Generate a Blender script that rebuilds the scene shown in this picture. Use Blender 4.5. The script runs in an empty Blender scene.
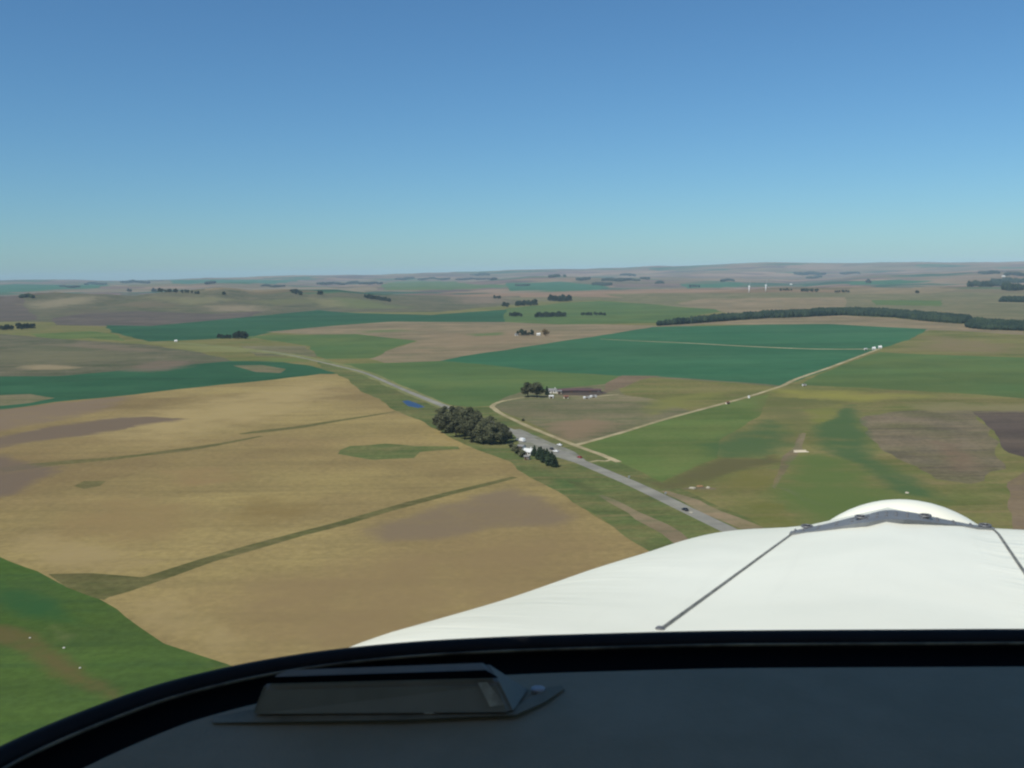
import bpy, bmesh, math, random
import numpy as np
from mathutils import Vector, Matrix, noise as mnoise
from mathutils.geometry import delaunay_2d_cdt

R = math.radians
random.seed(7)
rng = np.random.default_rng(7)
scene = bpy.context.scene
col = scene.collection

# ------------------------------------------------------------------ camera model
EYE = 120.0                       # height of the aircraft above the plain
F = 1000.0                        # focal length in pixels of a 1024 px wide frame
PITCH = math.atan(109 / F)
ROLL = R(0.78)
f0 = Vector((0, math.cos(PITCH), -math.sin(PITCH)))
r0 = Vector((1, 0, 0))
u0 = r0.cross(f0)
cr = r0 * math.cos(ROLL) - u0 * math.sin(ROLL)
cu = u0 * math.cos(ROLL) + r0 * math.sin(ROLL)
CR, CU, CF = np.array(cr), np.array(cu), np.array(f0)

def ray(px, py):
    px = np.asarray(px, float); py = np.asarray(py, float)
    d = CF[None] + ((px.reshape(-1, 1) - 512) / F) * CR[None] - ((py.reshape(-1, 1) - 384) / F) * CU[None]
    return d

# ------------------------------------------------------------------ terrain
def sstep(a, b, x):
    t = np.clip((x - a) / (b - a), 0, 1)
    return t * t * (3 - 2 * t)

def terrain(X, Y):
    X = np.asarray(X, float); Y = np.asarray(Y, float)
    D = np.hypot(X, Y)
    h = np.zeros_like(D)
    a = sstep(500, 2500, D)
    h += a * (2.2 * np.sin(X / 210 + 1.3) * np.sin(Y / 260 + .4) + 2.0 * np.sin((X + .6 * Y) / 330 + 2.0))
    # gentle swell of the near stubble field, falling to the green hollow on the left
    # long hill on the left
    win = sstep(-3000, -2300, X) * (1 - sstep(-1300, 0, X))
    h += 66 * np.exp(-((Y - 4350 - .12 * (X + 1400)) / 780) ** 2) * win * (1 + .11 * np.sin(X / 240) + .13 * np.sin(X / 97 + 1 + Y / 300) + .07 * np.sin(X / 41 + Y / 170))
    # middle swell that carries the far green fields
    h += 26 * np.exp(-((Y - 5200) / 1100) ** 2 - ((X - 500) / 1700) ** 2)
    h += 22 * np.exp(-((Y - 4600) / 1000) ** 2 - ((X - 2100) / 1500) ** 2)
    # rolling country rising to the far ridges
    b = sstep(4500, 9000, D)
    h += b * (12 * np.sin(X / 620 + Y / 1500) * np.sin(Y / 720 + .7) + 9 * np.sin((X - .5 * Y) / 900 + 1) + 10)
    h += sstep(3600, 7000, D) * 1.5 * (5 * np.sin(X / 150 + Y / 420 + 1) * np.sin(Y / 230 + X / 700) + 4 * np.sin(X / 95 - Y / 310) * np.sin(X / 410 + 2))
    h += sstep(6000, 15000, D) * 38
    az = X / np.maximum(D, 1)
    h += 40 * np.exp(-((D - 10500) / 1500) ** 2) * (.75 + .5 * np.sin(az * 17 + .6) + .25 * np.sin(az * 41))
    top = 88 + 118 * sstep(-.32, .30, az) - 40 * sstep(.36, .46, az) + 9 * np.sin(az * 23 + 1) + 6 * np.sin(az * 57) + 3 * np.sin(az * 131 + 2)
    h += top * np.exp(-((D - 17500) / 2600) ** 2)
    h += 26 * np.exp(-((D - 13600) / 900) ** 2) * np.maximum(0, np.sin(az * 29 + 2.2))
    return h

def at(px, py):
    """ground points (N,3) seen at the given photo positions"""
    d = ray(px, py)
    n = len(d)
    ts = 100 * 1.004 ** np.arange(1430)
    hit = np.full(n, np.nan)
    for i in range(n):
        P = d[i][None] * ts[:, None]
        g = terrain(P[:, 0], P[:, 1]) - (P[:, 2] + EYE)
        k = np.argmax(g > 0)
        if g[k] <= 0:
            k = len(ts) - 1
        lo, hi = (ts[k - 1], ts[k]) if k else (0, ts[0])
        for _ in range(24):
            m = .5 * (lo + hi)
            p = d[i] * m
            if terrain(p[0], p[1]) > p[2] + EYE: hi = m
            else: lo = m
        hit[i] = hi
    P = d * hit[:, None]
    P[:, 2] = terrain(P[:, 0], P[:, 1])
    return P

def at1(px, py):
    p = at([px], [py])[0]
    return Vector(p)

# ------------------------------------------------------------------ helpers
def lin(c):
    out = []
    for v in c:
        v = v / 255
        out.append(v / 12.92 if v <= .04045 else ((v + .055) / 1.055) ** 2.4)
    return tuple(out)

def tag(o, label=None, cat=None, group=None, kind=None):
    if label: o['label'] = label
    if cat: o['category'] = cat
    if group: o['group'] = group
    if kind: o['kind'] = kind
    return o

def empty(name, loc=(0, 0, 0), rz=0.0):
    o = bpy.data.objects.new(name, None)
    o.location = loc; o.rotation_euler = (0, 0, rz)
    o.empty_display_size = .5
    col.objects.link(o)
    return o

def mesh_obj(name, bm_or_data, mat, parent=None, smooth=False):
    me = bpy.data.meshes.new(name)
    if isinstance(bm_or_data, bmesh.types.BMesh):
        bm_or_data.normal_update()
        bm_or_data.to_mesh(me); bm_or_data.free()
    else:
        v, f = bm_or_data
        me.from_pydata([tuple(p) for p in v], [], [tuple(q) for q in f])
    if mat: me.materials.append(mat)
    if smooth:
        me.polygons.foreach_set('use_smooth', [True] * len(me.polygons))
    me.update()
    o = bpy.data.objects.new(name, me)
    col.objects.link(o)
    if parent: o.parent = parent
    return o

def copy_tree(o, parent=None):
    c = o.copy(); col.objects.link(c)
    if parent: c.parent = parent
    for ch in list(o.children): copy_tree(ch, c)
    return c

def box(bm, c, s, rz=0.0, bevel=0.0):
    m = Matrix.Translation(c) @ Matrix.Rotation(rz, 4, 'Z') @ Matrix.Diagonal((s[0], s[1], s[2], 1))
    r = bmesh.ops.create_cube(bm, size=1.0, matrix=m)
    if bevel:
        es = list({e for v in r['verts'] for e in v.link_edges})
        bmesh.ops.bevel(bm, geom=es, offset=bevel, segments=2, affect='EDGES', profile=.5)
    return r

def tube(bm, pts, rad, seg=8, closed_ends=True):
    pts = [Vector(p) for p in pts]
    rads = rad if isinstance(rad, (list, tuple)) else [rad] * len(pts)
    rings = []
    for i, p in enumerate(pts):
        t = (pts[min(i + 1, len(pts) - 1)] - pts[max(i - 1, 0)]).normalized()
        a = t.cross(Vector((0, 0, 1)))
        if a.length < 1e-4: a = Vector((1, 0, 0))
        a.normalize(); b = t.cross(a)
        rings.append([bm.verts.new(p + (a * math.cos(2 * math.pi * k / seg) + b * math.sin(2 * math.pi * k / seg)) * rads[i]) for k in range(seg)])
    for r1, r2 in zip(rings, rings[1:]):
        for k in range(seg):
            bm.faces.new((r1[k], r1[(k + 1) % seg], r2[(k + 1) % seg], r2[k]))
    if closed_ends:
        bm.faces.new(rings[0][::-1]); bm.faces.new(rings[-1])

# ------------------------------------------------------------------ materials
class NT:
    def __init__(self, name):
        self.mat = bpy.data.materials.new(name)
        self.mat.use_nodes = True
        self.nt = self.mat.node_tree
        self.bsdf = self.nt.nodes['Principled BSDF']
        self.pos = None
    def n(self, typ, **kw):
        nd = self.nt.nodes.new(typ)
        for k, v in kw.items():
            if k.startswith('i_'):
                key = k[2:]
                key = int(key) if key.isdigit() else key
                s = nd.inputs[key]
                if hasattr(v, 'is_linked') or isinstance(v, bpy.types.NodeSocket): self.nt.links.new(v, s)
                else: s.default_value = v
            else: setattr(nd, k, v)
        return nd
    def link(self, a, b): self.nt.links.new(a, b)
    def position(self):
        if self.pos is None: self.pos = self.n('ShaderNodeNewGeometry').outputs['Position']
        return self.pos
    def noise(self, scale, detail=4, rough=.55, vec=None):
        nd = self.n('ShaderNodeTexNoise')
        nd.inputs['Scale'].default_value = scale
        nd.inputs['Detail'].default_value = detail
        nd.inputs['Roughness'].default_value = rough
        self.link(vec if vec is not None else self.position(), nd.inputs['Vector'])
        return nd.outputs['Fac']
    def remap(self, v, a, b, c=0.0, d=1.0, smooth=True):
        nd = self.n('ShaderNodeMapRange', interpolation_type='SMOOTHSTEP' if smooth else 'LINEAR')
        self.link(v, nd.inputs[0])
        for i, x in enumerate((a, b, c, d)): nd.inputs[1 + i].default_value = x
        return nd.outputs[0]
    def math(self, op, a, b=0.0):
        nd = self.n('ShaderNodeMath', operation=op)
        for i, v in enumerate((a, b)):
            if isinstance(v, (int, float)): nd.inputs[i].default_value = v
            else: self.link(v, nd.inputs[i])
        return nd.outputs[0]
    def mix(self, fac, a, b, blend='MIX'):
        nd = self.n('ShaderNodeMix', data_type='RGBA', blend_type=blend)
        for s, v in ((nd.inputs[0], fac), (nd.inputs[6], a), (nd.inputs[7], b)):
            if isinstance(v, (int, float)): s.default_value = v
            elif isinstance(v, tuple): s.default_value = (*v[:3], 1)
            else: self.link(v, s)
        return nd.outputs[2]
    def mapping(self, scale, rz):
        nd = self.n('ShaderNodeMapping')
        self.link(self.position(), nd.inputs['Vector'])
        nd.inputs['Rotation'].default_value = (0, 0, rz)
        nd.inputs['Scale'].default_value = scale
        return nd.outputs[0]
    def finish(self, color, rough=.95, spec=.08, metal=0.0):
        b = self.bsdf
        if isinstance(color, tuple): b.inputs['Base Color'].default_value = (*color[:3], 1)
        else: self.link(color, b.inputs['Base Color'])
        b.inputs['Roughness'].default_value = rough
        b.inputs['Specular IOR Level'].default_value = spec
        b.inputs['Metallic'].default_value = metal
        return self.mat

def simple(name, rgb, rough=.7, spec=.3, metal=0.0, var=.12, scale=1.5):
    t = NT(name)
    c = lin(rgb)
    obj = t.n('ShaderNodeTexCoord').outputs['Object']
    f = t.remap(t.noise(scale, 5, .6, obj), .3, .7)
    c2 = tuple(v * (1 - var * 2) for v in c)
    return t.finish(t.mix(f, c2, c), rough, spec, metal)

def ground_mat(name, c1, c2, c3=None, scale=170., angle=0., streak=.35, row=9., fine=.14, patch=.5):
    t = NT(name)
    a, b = lin(c1), lin(c2)
    c = lin(c3) if c3 else tuple(.8 * v for v in a)
    mid = tuple(.5 * (p + q) for p, q in zip(a, b))
    a = tuple(max(.004, m + (p - m) * 1.7) for p, m in zip(a, mid)); b = tuple(max(.004, m + (q - m) * 1.7) for q, m in zip(b, mid))
    c = tuple(max(.004, m + (q - m) * 1.45) for q, m in zip(c, mid))
    a, b, c = (tuple(v * .93 for v in q) for q in (a, b, c))
    n1 = t.remap(t.noise(1 / scale, 6, .62), .5 - .25 * (1.3 - patch), .5 + .25 * (1.3 - patch))
    base = t.mix(n1, a, b)
    mv = t.mapping((1 / (row * 22), 1 / row, 1 / row), angle)
    n2 = t.remap(t.noise(1.0, 4, .6, mv), .45, .75)
    base = t.mix(t.math('MULTIPLY', n2, streak), base, c)
    n4 = t.remap(t.noise(1 / 45., 6, .65), .42, .72)
    base = t.mix(t.math('MULTIPLY', n4, streak * .8), base, c)
    n3 = t.remap(t.noise(1 / 4., 3, .7), .25, .75, 1 - fine, 1 + fine)
    mv2 = t.mapping((1 / (scale * 5), 1 / (scale * .45), 1), angle + .12)
    n3 = t.math('MULTIPLY', n3, t.remap(t.noise(1., 5, .6, mv2), .3, .7, .86, 1.13))
    vm = t.n('ShaderNodeVectorMath', operation='SCALE')
    t.link(base, vm.inputs[0]); t.link(n3, vm.inputs['Scale'])
    base = vm.outputs[0]
    at_ = t.n('ShaderNodeAttribute', attribute_name='soil_shade')
    w = t.math('ADD', at_.outputs['Alpha'], t.math('MULTIPLY', t.math('SUBTRACT', t.noise(1 / 34., 7, .7), .5), 1.7))
    w = t.remap(w, .05, .95, 0, .9)
    w = t.math('MULTIPLY', w, t.remap(at_.outputs['Alpha'], .02, .25))
    base = t.mix(w, base, at_.outputs['Color'])
    return t.finish(base, 1.0, .03)

def country_mat():
    """patchwork of far fields: irregular four-sided cells with a crop each"""
    t = NT('distant_farmland')
    def cells(scale, rz, off):
        warp = t.n('ShaderNodeTexNoise', noise_dimensions='3D')
        warp.inputs['Scale'].default_value = 1 / 1500.
        t.link(t.position(), warp.inputs['Vector'])
        w = t.n('ShaderNodeVectorMath', operation='MULTIPLY_ADD')
        t.link(warp.outputs['Color'], w.inputs[0]); w.inputs[1].default_value = (600, 600, 0); t.link(t.position(), w.inputs[2])
        m = t.n('ShaderNodeMapping')
        t.link(w.outputs[0], m.inputs['Vector'])
        m.inputs['Rotation'].default_value = (0, 0, rz)
        m.inputs['Scale'].default_value = (1 / scale, 1 / (scale * .55), 0)
        m.inputs['Location'].default_value = (off, off * .7, 0)
        v = t.n('ShaderNodeTexVoronoi', distance='CHEBYCHEV', voronoi_dimensions='2D')
        v.inputs['Scale'].default_value = 1.0
        v.inputs['Randomness'].default_value = .8
        t.link(m.outputs[0], v.inputs['Vector'])
        s = t.n('ShaderNodeSeparateColor'); t.link(v.outputs['Color'], s.inputs[0])
        return s
    s = cells(720., R(24), 3.3)
    ramp = t.n('ShaderNodeValToRGB')
    ramp.color_ramp.interpolation = 'CONSTANT'
    cols = [(0, (124, 104, 80)), (.16, (104, 94, 70)), (.32, (134, 112, 90)), (.48, (70, 94, 64)), (.58, (110, 90, 78)), (.72, (114, 102, 76)), (.84, (52, 82, 60)), (.92, (94, 80, 70))]
    while len(ramp.color_ramp.elements) < len(cols): ramp.color_ramp.elements.new(.5)
    for e, (p, c) in zip(ramp.color_ramp.elements, cols):
        e.position = p; e.color = (*lin(c), 1)
    t.link(s.outputs[0], ramp.inputs[0])
    n1 = t.remap(t.noise(1 / 420., 6, .65), .3, .7, .78, 1.12)
    vm = t.n('ShaderNodeVectorMath', operation='SCALE')
    t.link(ramp.outputs[0], vm.inputs[0]); t.link(n1, vm.inputs['Scale'])
    n2 = t.remap(t.noise(1 / 1400., 6, .6), .52, .62)
    base = t.mix(t.math('MULTIPLY', n2, .6), vm.outputs[0], lin((112, 104, 80)))
    at_ = t.n('ShaderNodeAttribute', attribute_name='soil_shade')
    w = t.math('ADD', at_.outputs['Alpha'], t.math('MULTIPLY', t.math('SUBTRACT', t.noise(1 / 120., 6, .65), .5), .8))
    w = t.math('MULTIPLY', t.remap(w, .2, .7), t.remap(at_.outputs['Alpha'], .02, .25))
    base = t.mix(w, base, at_.outputs['Color'])
    return t.finish(base, 1.0, .03)

WHEAT_ROW = R(22)
GM = {
    'country': country_mat(),
    'wheat': ground_mat('ripe_stubble', (146, 129, 83), (131, 113, 75), (121, 107, 71), 260, WHEAT_ROW, .4, 14, .13),
    'dry': ground_mat('dry_pasture', (110, 104, 77), (122, 112, 84), (94, 97, 65), 170, R(15), .8, 12, .12),
    'tan': ground_mat('bare_tan_soil', (138, 120, 93), (124, 110, 85), (112, 106, 78), 160, R(10), .7, 14, .10),
    'olive': ground_mat('olive_pasture', (110, 108, 63), (97, 102, 56), (120, 110, 71), 110, R(-20), .7, 9, .12),
    'green': ground_mat('green_pasture', (92, 108, 57), (82, 101, 53), (102, 110, 62), 160, R(30), .6, 10, .08),
    'crop': ground_mat('young_green_crop', (81, 102, 58), (90, 105, 59), (75, 96, 56), 240, R(30), .5, 12, .06),
    'teal': ground_mat('dark_green_crop', (55, 97, 66), (62, 101, 69), (51, 90, 62), 260, R(60), .55, 14, .06),
    'lush': ground_mat('lush_grass', (66, 90, 40), (76, 96, 44), (60, 82, 43), 90, R(40), .6, 8, .14),
    'verge': ground_mat('verge_grass', (92, 101, 58), (80, 94, 53), (110, 105, 66), 60, R(30), .8, 6, .18),
    'plough': ground_mat('ploughed_soil', (118, 102, 82), (106, 93, 75), (126, 110, 80), 90, WHEAT_ROW, .6, 10, .12),
    'plough2': ground_mat('darker_ploughed_soil', (104, 89, 74), (94, 82, 68), (112, 98, 76), 90, WHEAT_ROW, .7, 10, .12),
    'slope': ground_mat('bare_slope_soil', (92, 83, 75), (100, 90, 79), (84, 79, 67), 120, R(8), .8, 12, .12),
    'dark': ground_mat('dark_tilled_soil', (84, 74, 66), (94, 82, 70), (74, 68, 60), 110, R(40), .6, 10, .1),
    'rough': ground_mat('rough_stony_ground', (120, 108, 84), (104, 98, 70), (98, 90, 72), 60, R(5), .8, 7, .18),
    'paleverge': ground_mat('pale_dry_verge', (116, 118, 74), (106, 112, 68), (126, 122, 84), 60, R(-50), .7, 6, .14),
    'hollow': ground_mat('damp_grass', (66, 90, 54), (74, 96, 56), (60, 82, 54), 80, R(-30), .6, 8, .1),
    'teal_vignetted': ground_mat('vignetted_green_crop', (48, 85, 58), (54, 89, 61), (44, 79, 54), 260, R(60), .55, 14, .06),  # same crop as teal, with lens vignetting darkened into the colour
    'hill': ground_mat('vignetted_dry_hill_grass', (97, 93, 72), (108, 101, 79), (80, 84, 60), 130, R(-70), .9, 12, .14),  # dry grass of the left land, lens vignetting darkened into its colour
    'ditch': ground_mat('ditch_grass', (99, 94, 58), (88, 88, 52), (110, 102, 66), 60, R(25), .6, 6, .18),
    'road': ground_mat('worn_asphalt', (134, 132, 120), (126, 124, 114), (142, 138, 124), 40, R(-50), .5, 3, .06),
    'yard': ground_mat('gravel_yard', (136, 134, 124), (122, 120, 108), (112, 112, 92), 25, R(-50), .7, 4, .14),
    'track': ground_mat('pale_dirt_track', (168, 154, 120), (152, 140, 106), (136, 128, 92), 40, R(-50), .6, 3, .12),
}
def water_mat():
    t = NT('pond_water')
    n = t.noise(.6, 4)
    b = t.n('ShaderNodeBump'); b.inputs['Strength'].default_value = .15
    t.link(n, b.inputs['Height']); t.link(b.outputs[0], t.bsdf.inputs['Normal'])
    return t.finish(lin((46, 70, 100)), .5, .15)
GM['water'] = water_mat()

# ------------------------------------------------------------------ the ground: fields traced on the land
def jit(P, seed, amp):
    """resample a closed outline in world space and roughen it"""
    out = []
    n = len(P)
    for i in range(n):
        a, b = np.array(P[i][:2]), np.array(P[(i + 1) % n][:2])
        L = np.linalg.norm(b - a)
        dist = np.linalg.norm(.5 * (a + b))
        step = max(12., dist * .016)
        k = max(1, min(60, int(L / step)))
        for j in range(k):
            p = a + (b - a) * j / k
            if j: 
                q = Vector((p[0] / (step * 2.5), p[1] / (step * 2.5), seed * 3.7))
                nv = mnoise.noise_vector(q)
                p = p + np.array((nv.x, nv.y)) * amp * (dist / 700 + .4)
            out.append((p[0], p[1]))
    return np.array(out)

FIELDS = []                      # (name, class, outline)
def field(name, cls, px, amp=2.2):
    P = at([p[0] for p in px], [p[1] for p in px])
    FIELDS.append((name, cls, jit(P, len(FIELDS), amp)))

def ribbon_world(P, width, amp=.0):
    P = [Vector((p[0], p[1])) for p in P]
    pts = []
    for i in range(len(P) - 1):                       # Catmull-Rom
        p0, p1, p2, p3 = P[max(i - 1, 0)], P[i], P[i + 1], P[min(i + 2, len(P) - 1)]
        k = max(2, min(24, int((p2 - p1).length / 25)))
        for j in range(k):
            s = j / k
            pts.append(.5 * ((2 * p1) + (p2 - p0) * s + (2 * p0 - 5 * p1 + 4 * p2 - p3) * s * s + (3 * p1 - p0 - 3 * p2 + p3) * s ** 3))
    pts.append(P[-1])
    Lf, Rt = [], []
    for i, p in enumerate(pts):
        t = (pts[min(i + 1, len(pts) - 1)] - pts[max(i - 1, 0)]).normalized()
        nrm = Vector((-t.y, t.x))
        s = i / max(1, len(pts) - 1)
        w = width if isinstance(width, (int, float)) else float(np.interp(s, np.linspace(0, 1, len(width)), width))
        w1 = w * (1 + amp * mnoise.noise(Vector((p.x / 30, p.y / 30, 1.))))
        w2 = w * (1 + amp * mnoise.noise(Vector((p.x / 30, p.y / 30, 9.))))
        Lf.append(p + nrm * w1 / 2); Rt.append(p - nrm * w2 / 2)
    return np.array([(p.x, p.y) for p in Lf + Rt[::-1]]), pts

def ribbon(name, cls, px, width, amp=.25):
    P = at([p[0] for p in px], [p[1] for p in px])
    out, pts = ribbon_world(P, width, amp)
    FIELDS.append((name, cls, out))
    return pts

# --- general mid-distance land
field('pasture', 'olive', [(-260, 345), (-120, 318), (0, 318), (250, 308), (520, 301), (760, 298), (1024, 296), (1240, 296), (1400, 420), (1500, 760), (900, 1000), (300, 1000), (-900, 1000), (-420, 420)])
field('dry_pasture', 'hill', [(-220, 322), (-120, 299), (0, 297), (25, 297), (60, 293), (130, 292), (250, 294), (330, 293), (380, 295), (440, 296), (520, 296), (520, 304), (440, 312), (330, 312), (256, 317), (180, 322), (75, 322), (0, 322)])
field('ploughed_slope', 'slope', [(52, 318), (85, 313), (140, 311), (212, 314), (262, 311), (250, 317), (205, 321), (150, 326), (100, 326), (56, 325)])
field('dark_slope', 'slope', [(-120, 300), (0, 296), (18, 295.6), (24, 299), (23, 305), (32, 313), (40, 320), (12, 321), (0, 321), (-120, 324)])
field('crop_field', 'teal_vignetted', [(105, 325), (150, 326), (205, 321), (256, 316), (318, 310), (356, 313), (431, 315), (512, 309), (512, 323), (431, 323), (356, 326), (318, 328), (268, 333), (250, 337), (150, 342), (110, 332)])
field('crop_strip', 'green', [(30, 334), (90, 331), (118, 335), (125, 341), (90, 338), (40, 340)])
field('tan_field', 'tan', [(266, 332), (331, 326), (393, 321.5), (512, 322), (562, 324), (655, 325.5), (720, 319), (722, 321.5), (675, 328), (594, 338), (562, 342), (512, 350), (470, 356), (446, 361), (396, 366), (370, 359), (380, 352), (416, 342), (361, 336), (300, 334)])
field('green_field', 'crop', [(240, 337), (268, 335), (356, 334), (418, 341), (396, 347), (373, 358), (326, 359), (300, 352), (256, 349)])
field('hillside_crop', 'crop', [(505, 309), (560, 303), (600, 301), (650, 304), (700, 307), (726, 310.5), (690, 317), (655, 323), (562, 324.5), (505, 322)])
field('dry_slope', 'dry', [(600, 294), (700, 293), (870, 292.5), (870, 299), (702, 302), (640, 301)])
field('tan_slope', 'tan', [(662, 305), (702, 299), (768, 298), (860, 297), (860, 306), (800, 309), (727, 313.5), (715, 309)])
field('dry_slope', 'dry', [(500, 297), (600, 297), (668, 300), (690, 306), (650, 304), (600, 300), (530, 302)])
field('dry_slope', 'dry', [(845, 294), (930, 292), (1024, 293), (1300, 294), (1300, 322), (1024, 322), (960, 318), (845, 309)])
field('pale_strip', 'tan', [(690, 324), (770, 318), (843, 315.5), (893, 318), (960, 324), (1024, 331), (1024, 336), (928, 331), (830, 325.5), (768, 325)])
field('green_patch', 'crop', [(872, 300), (943, 300.5), (941, 306), (876, 305)])
field('tan_patch', 'tan', [(850, 288), (915, 287), (960, 289), (930, 294), (850, 294)])
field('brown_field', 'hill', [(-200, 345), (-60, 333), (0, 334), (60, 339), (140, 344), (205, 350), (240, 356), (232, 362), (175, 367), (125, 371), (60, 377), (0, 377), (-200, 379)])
field('light_pasture', 'olive', [(130, 342), (200, 340), (256, 338), (310, 346), (316, 357), (280, 362), (235, 362), (200, 352)])
field('tan_corner', 'dry', [(240, 346), (306, 346), (317, 357), (256, 356)])
field('crop_field', 'teal_vignetted', [(-200, 380), (0, 376.5), (60, 376), (125, 370), (175, 366), (230, 361), (275, 361), (312, 366), (340, 373), (290, 379), (230, 386), (120, 398), (0, 412), (-200, 428)])
field('tan_island', 'dry', [(-40, 395), (0, 395), (30, 394), (55, 398), (30, 403), (0, 406), (-40, 409)], 1)
field('tan_island', 'dry', [(233, 365.5), (262, 365), (286, 369), (280, 373), (256, 372)], 1)
field('far_crop', 'teal', [(-150, 284.5), (0, 285), (90, 284), (120, 284), (100, 288), (40, 291), (0, 292.5), (-150, 293)])
field('far_dark_field', 'dry', [(100, 283), (170, 281), (190, 284), (130, 286)])
field('far_crop', 'teal', [(170, 280), (260, 279.3), (300, 280), (250, 284), (180, 284)])
field('pale_far_strip', 'tan', [(200, 288.6), (290, 287.6), (375, 287.4), (378, 289.2), (290, 289.8), (205, 290.4)])
field('far_crop', 'crop', [(381, 286), (395, 281.5), (440, 281), (470, 284), (510, 286.5), (450, 290), (385, 290)])
field('far_crop', 'teal', [(505, 283), (560, 281.5), (610, 287), (590, 290.5), (510, 291)])
field('far_crop', 'teal', [(680, 284), (740, 282.5), (750, 285), (700, 288)])
field('far_crop', 'teal', [(850, 281.5), (900, 279.5), (935, 281), (900, 284), (850, 285)])
# --- right of the road
field('dark_crop', 'teal', [(440, 361), (470, 355), (512, 349), (562, 341), (597, 336), (652, 327), (768, 324.5), (830, 324), (928, 329), (910, 340), (885, 347), (868, 353), (828, 369), (783, 386), (737, 382), (620, 376), (540, 371), (480, 364)])
field('green_crop', 'crop', [(340, 364), (380, 363), (440, 361), (480, 364), (540, 371), (620, 376), (606, 384), (555, 389), (520, 392), (497, 402), (491, 406), (470, 407), (452, 407), (407, 393), (365, 374)])
field('farm_paddock', 'dry', [(491, 406), (497, 402), (520, 392), (555, 389), (606, 384), (619, 376), (652, 376), (737, 382), (783, 386), (725, 404), (662, 421), (580, 445)])
field('yellow_band', 'olive', [(612, 380), (640, 377), (737, 383), (778, 387), (725, 404), (690, 411), (660, 400), (625, 395)])
field('brown_band', 'plough', [(606, 383), (622, 375.5), (660, 376), (640, 380), (625, 387), (604, 393)], 1.2)
field('bare_yard', 'dark', [(546, 390), (565, 388), (590, 387.5), (608, 393), (596, 396), (560, 395)], 1)
field('light_crop', 'olive', [(880, 352), (885, 347), (912, 339), (930, 330), (960, 331), (1024, 335), (1200, 340), (1200, 366), (1024, 358), (928, 355)])
field('green_crop', 'crop', [(880, 352), (928, 354.5), (1024, 357.5), (1250, 366), (1250, 412), (1024, 398.5), (980, 394.5), (868, 388), (799, 385), (820, 374), (850, 362)])
field('triangle_pasture', 'green', [(580, 446), (662, 421), (725, 404), (749, 398), (770, 394), (765, 405), (760, 416), (720, 440), (718, 458), (662, 482), (620, 462)])
field('stony_ground', 'rough', [(861, 418), (900, 411), (971, 410), (985, 425), (995, 439), (1006, 469), (971, 484), (936, 479), (905, 462), (878, 444)], 5)
field('dark_field', 'dark', [(972, 411), (1024, 410), (1300, 409), (1300, 470), (1024, 457), (1009, 453), (990, 428)])
field('brown_corner', 'plough', [(1008, 482), (1024, 472), (1250, 480), (1250, 560), (1024, 560), (1012, 520)])
field('bare_path', 'plough', [(793, 449), (799, 434), (805, 434), (801, 449), (797, 456), (789, 466), (781, 478), (775, 489), (772, 487), (780, 466), (783, 456)], 1)
ribbon('bare_path', 'tan', [(804, 433), (801, 440), (798, 446), (797, 451)], [3, 4, 5, 8], .5)
ribbon('bare_path', 'rough', [(779, 487), (795, 493), (806, 500), (822, 505), (834, 508)], [2, 5, 6, 6, 4])
# --- the big stubble field and what lies in it
field('wheat_field', 'wheat', [(-260, 436), (0, 410), (55, 402), (120, 396), (180, 389), (256, 381.5), (290, 377.5), (320, 374), (337, 374), (350, 381), (360, 391), (380, 399), (394, 410), (420, 420), (438, 430), (471, 447), (500, 456), (511, 462), (525, 474), (567, 497), (613, 526.5), (630, 540), (684, 574), (765, 645), (900, 760), (300, 780), (227, 665), (199, 656), (164, 645), (141, 630), (117, 611), (94, 597), (59, 584), (37, 572), (0, 558), (-80, 540), (-300, 540)])
field('lush_pasture', 'lush', [(-320, 540), (-80, 536), (0, 557), (37, 571), (59, 583), (94, 596), (117, 609), (141, 628), (164, 643.5), (199, 655), (227, 664), (320, 700), (520, 900), (300, 1400), (-900, 1400), (-900, 600)], 2.6)
field('ditch_corner', 'ditch', [(48, 574), (92, 573), (140, 577), (168, 575), (116, 593), (104, 600), (92, 597), (66, 587)], 2)
ribbon('ditch', 'ditch', [(100, 598), (120, 590), (166, 574), (252, 547), (340, 524), (380, 512), (450, 493), (515, 477)], [4, 11, 10, 8, 8, 8, 7, 5], .5)
ribbon('ditch', 'ditch', [(0, 470), (60, 463), (110, 459), (173, 451), (220, 444), (262, 436)], [18, 16, 13, 12, 9, 3], .6)
ribbon('ditch', 'ditch', [(240, 434), (266, 431), (300, 427), (340, 420.5), (396, 411.5)], [4, 12, 11, 9, 5], .6)
field('green_hollow', 'verge', [(338, 454), (350, 446), (385, 443.5), (415, 446), (458, 446.5), (460, 449), (420, 452), (414, 458), (372, 460)], 3)
field('green_hollow', 'ditch', [(74, 486), (84, 481), (106, 481), (100, 486), (84, 489)], 1.5)
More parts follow.
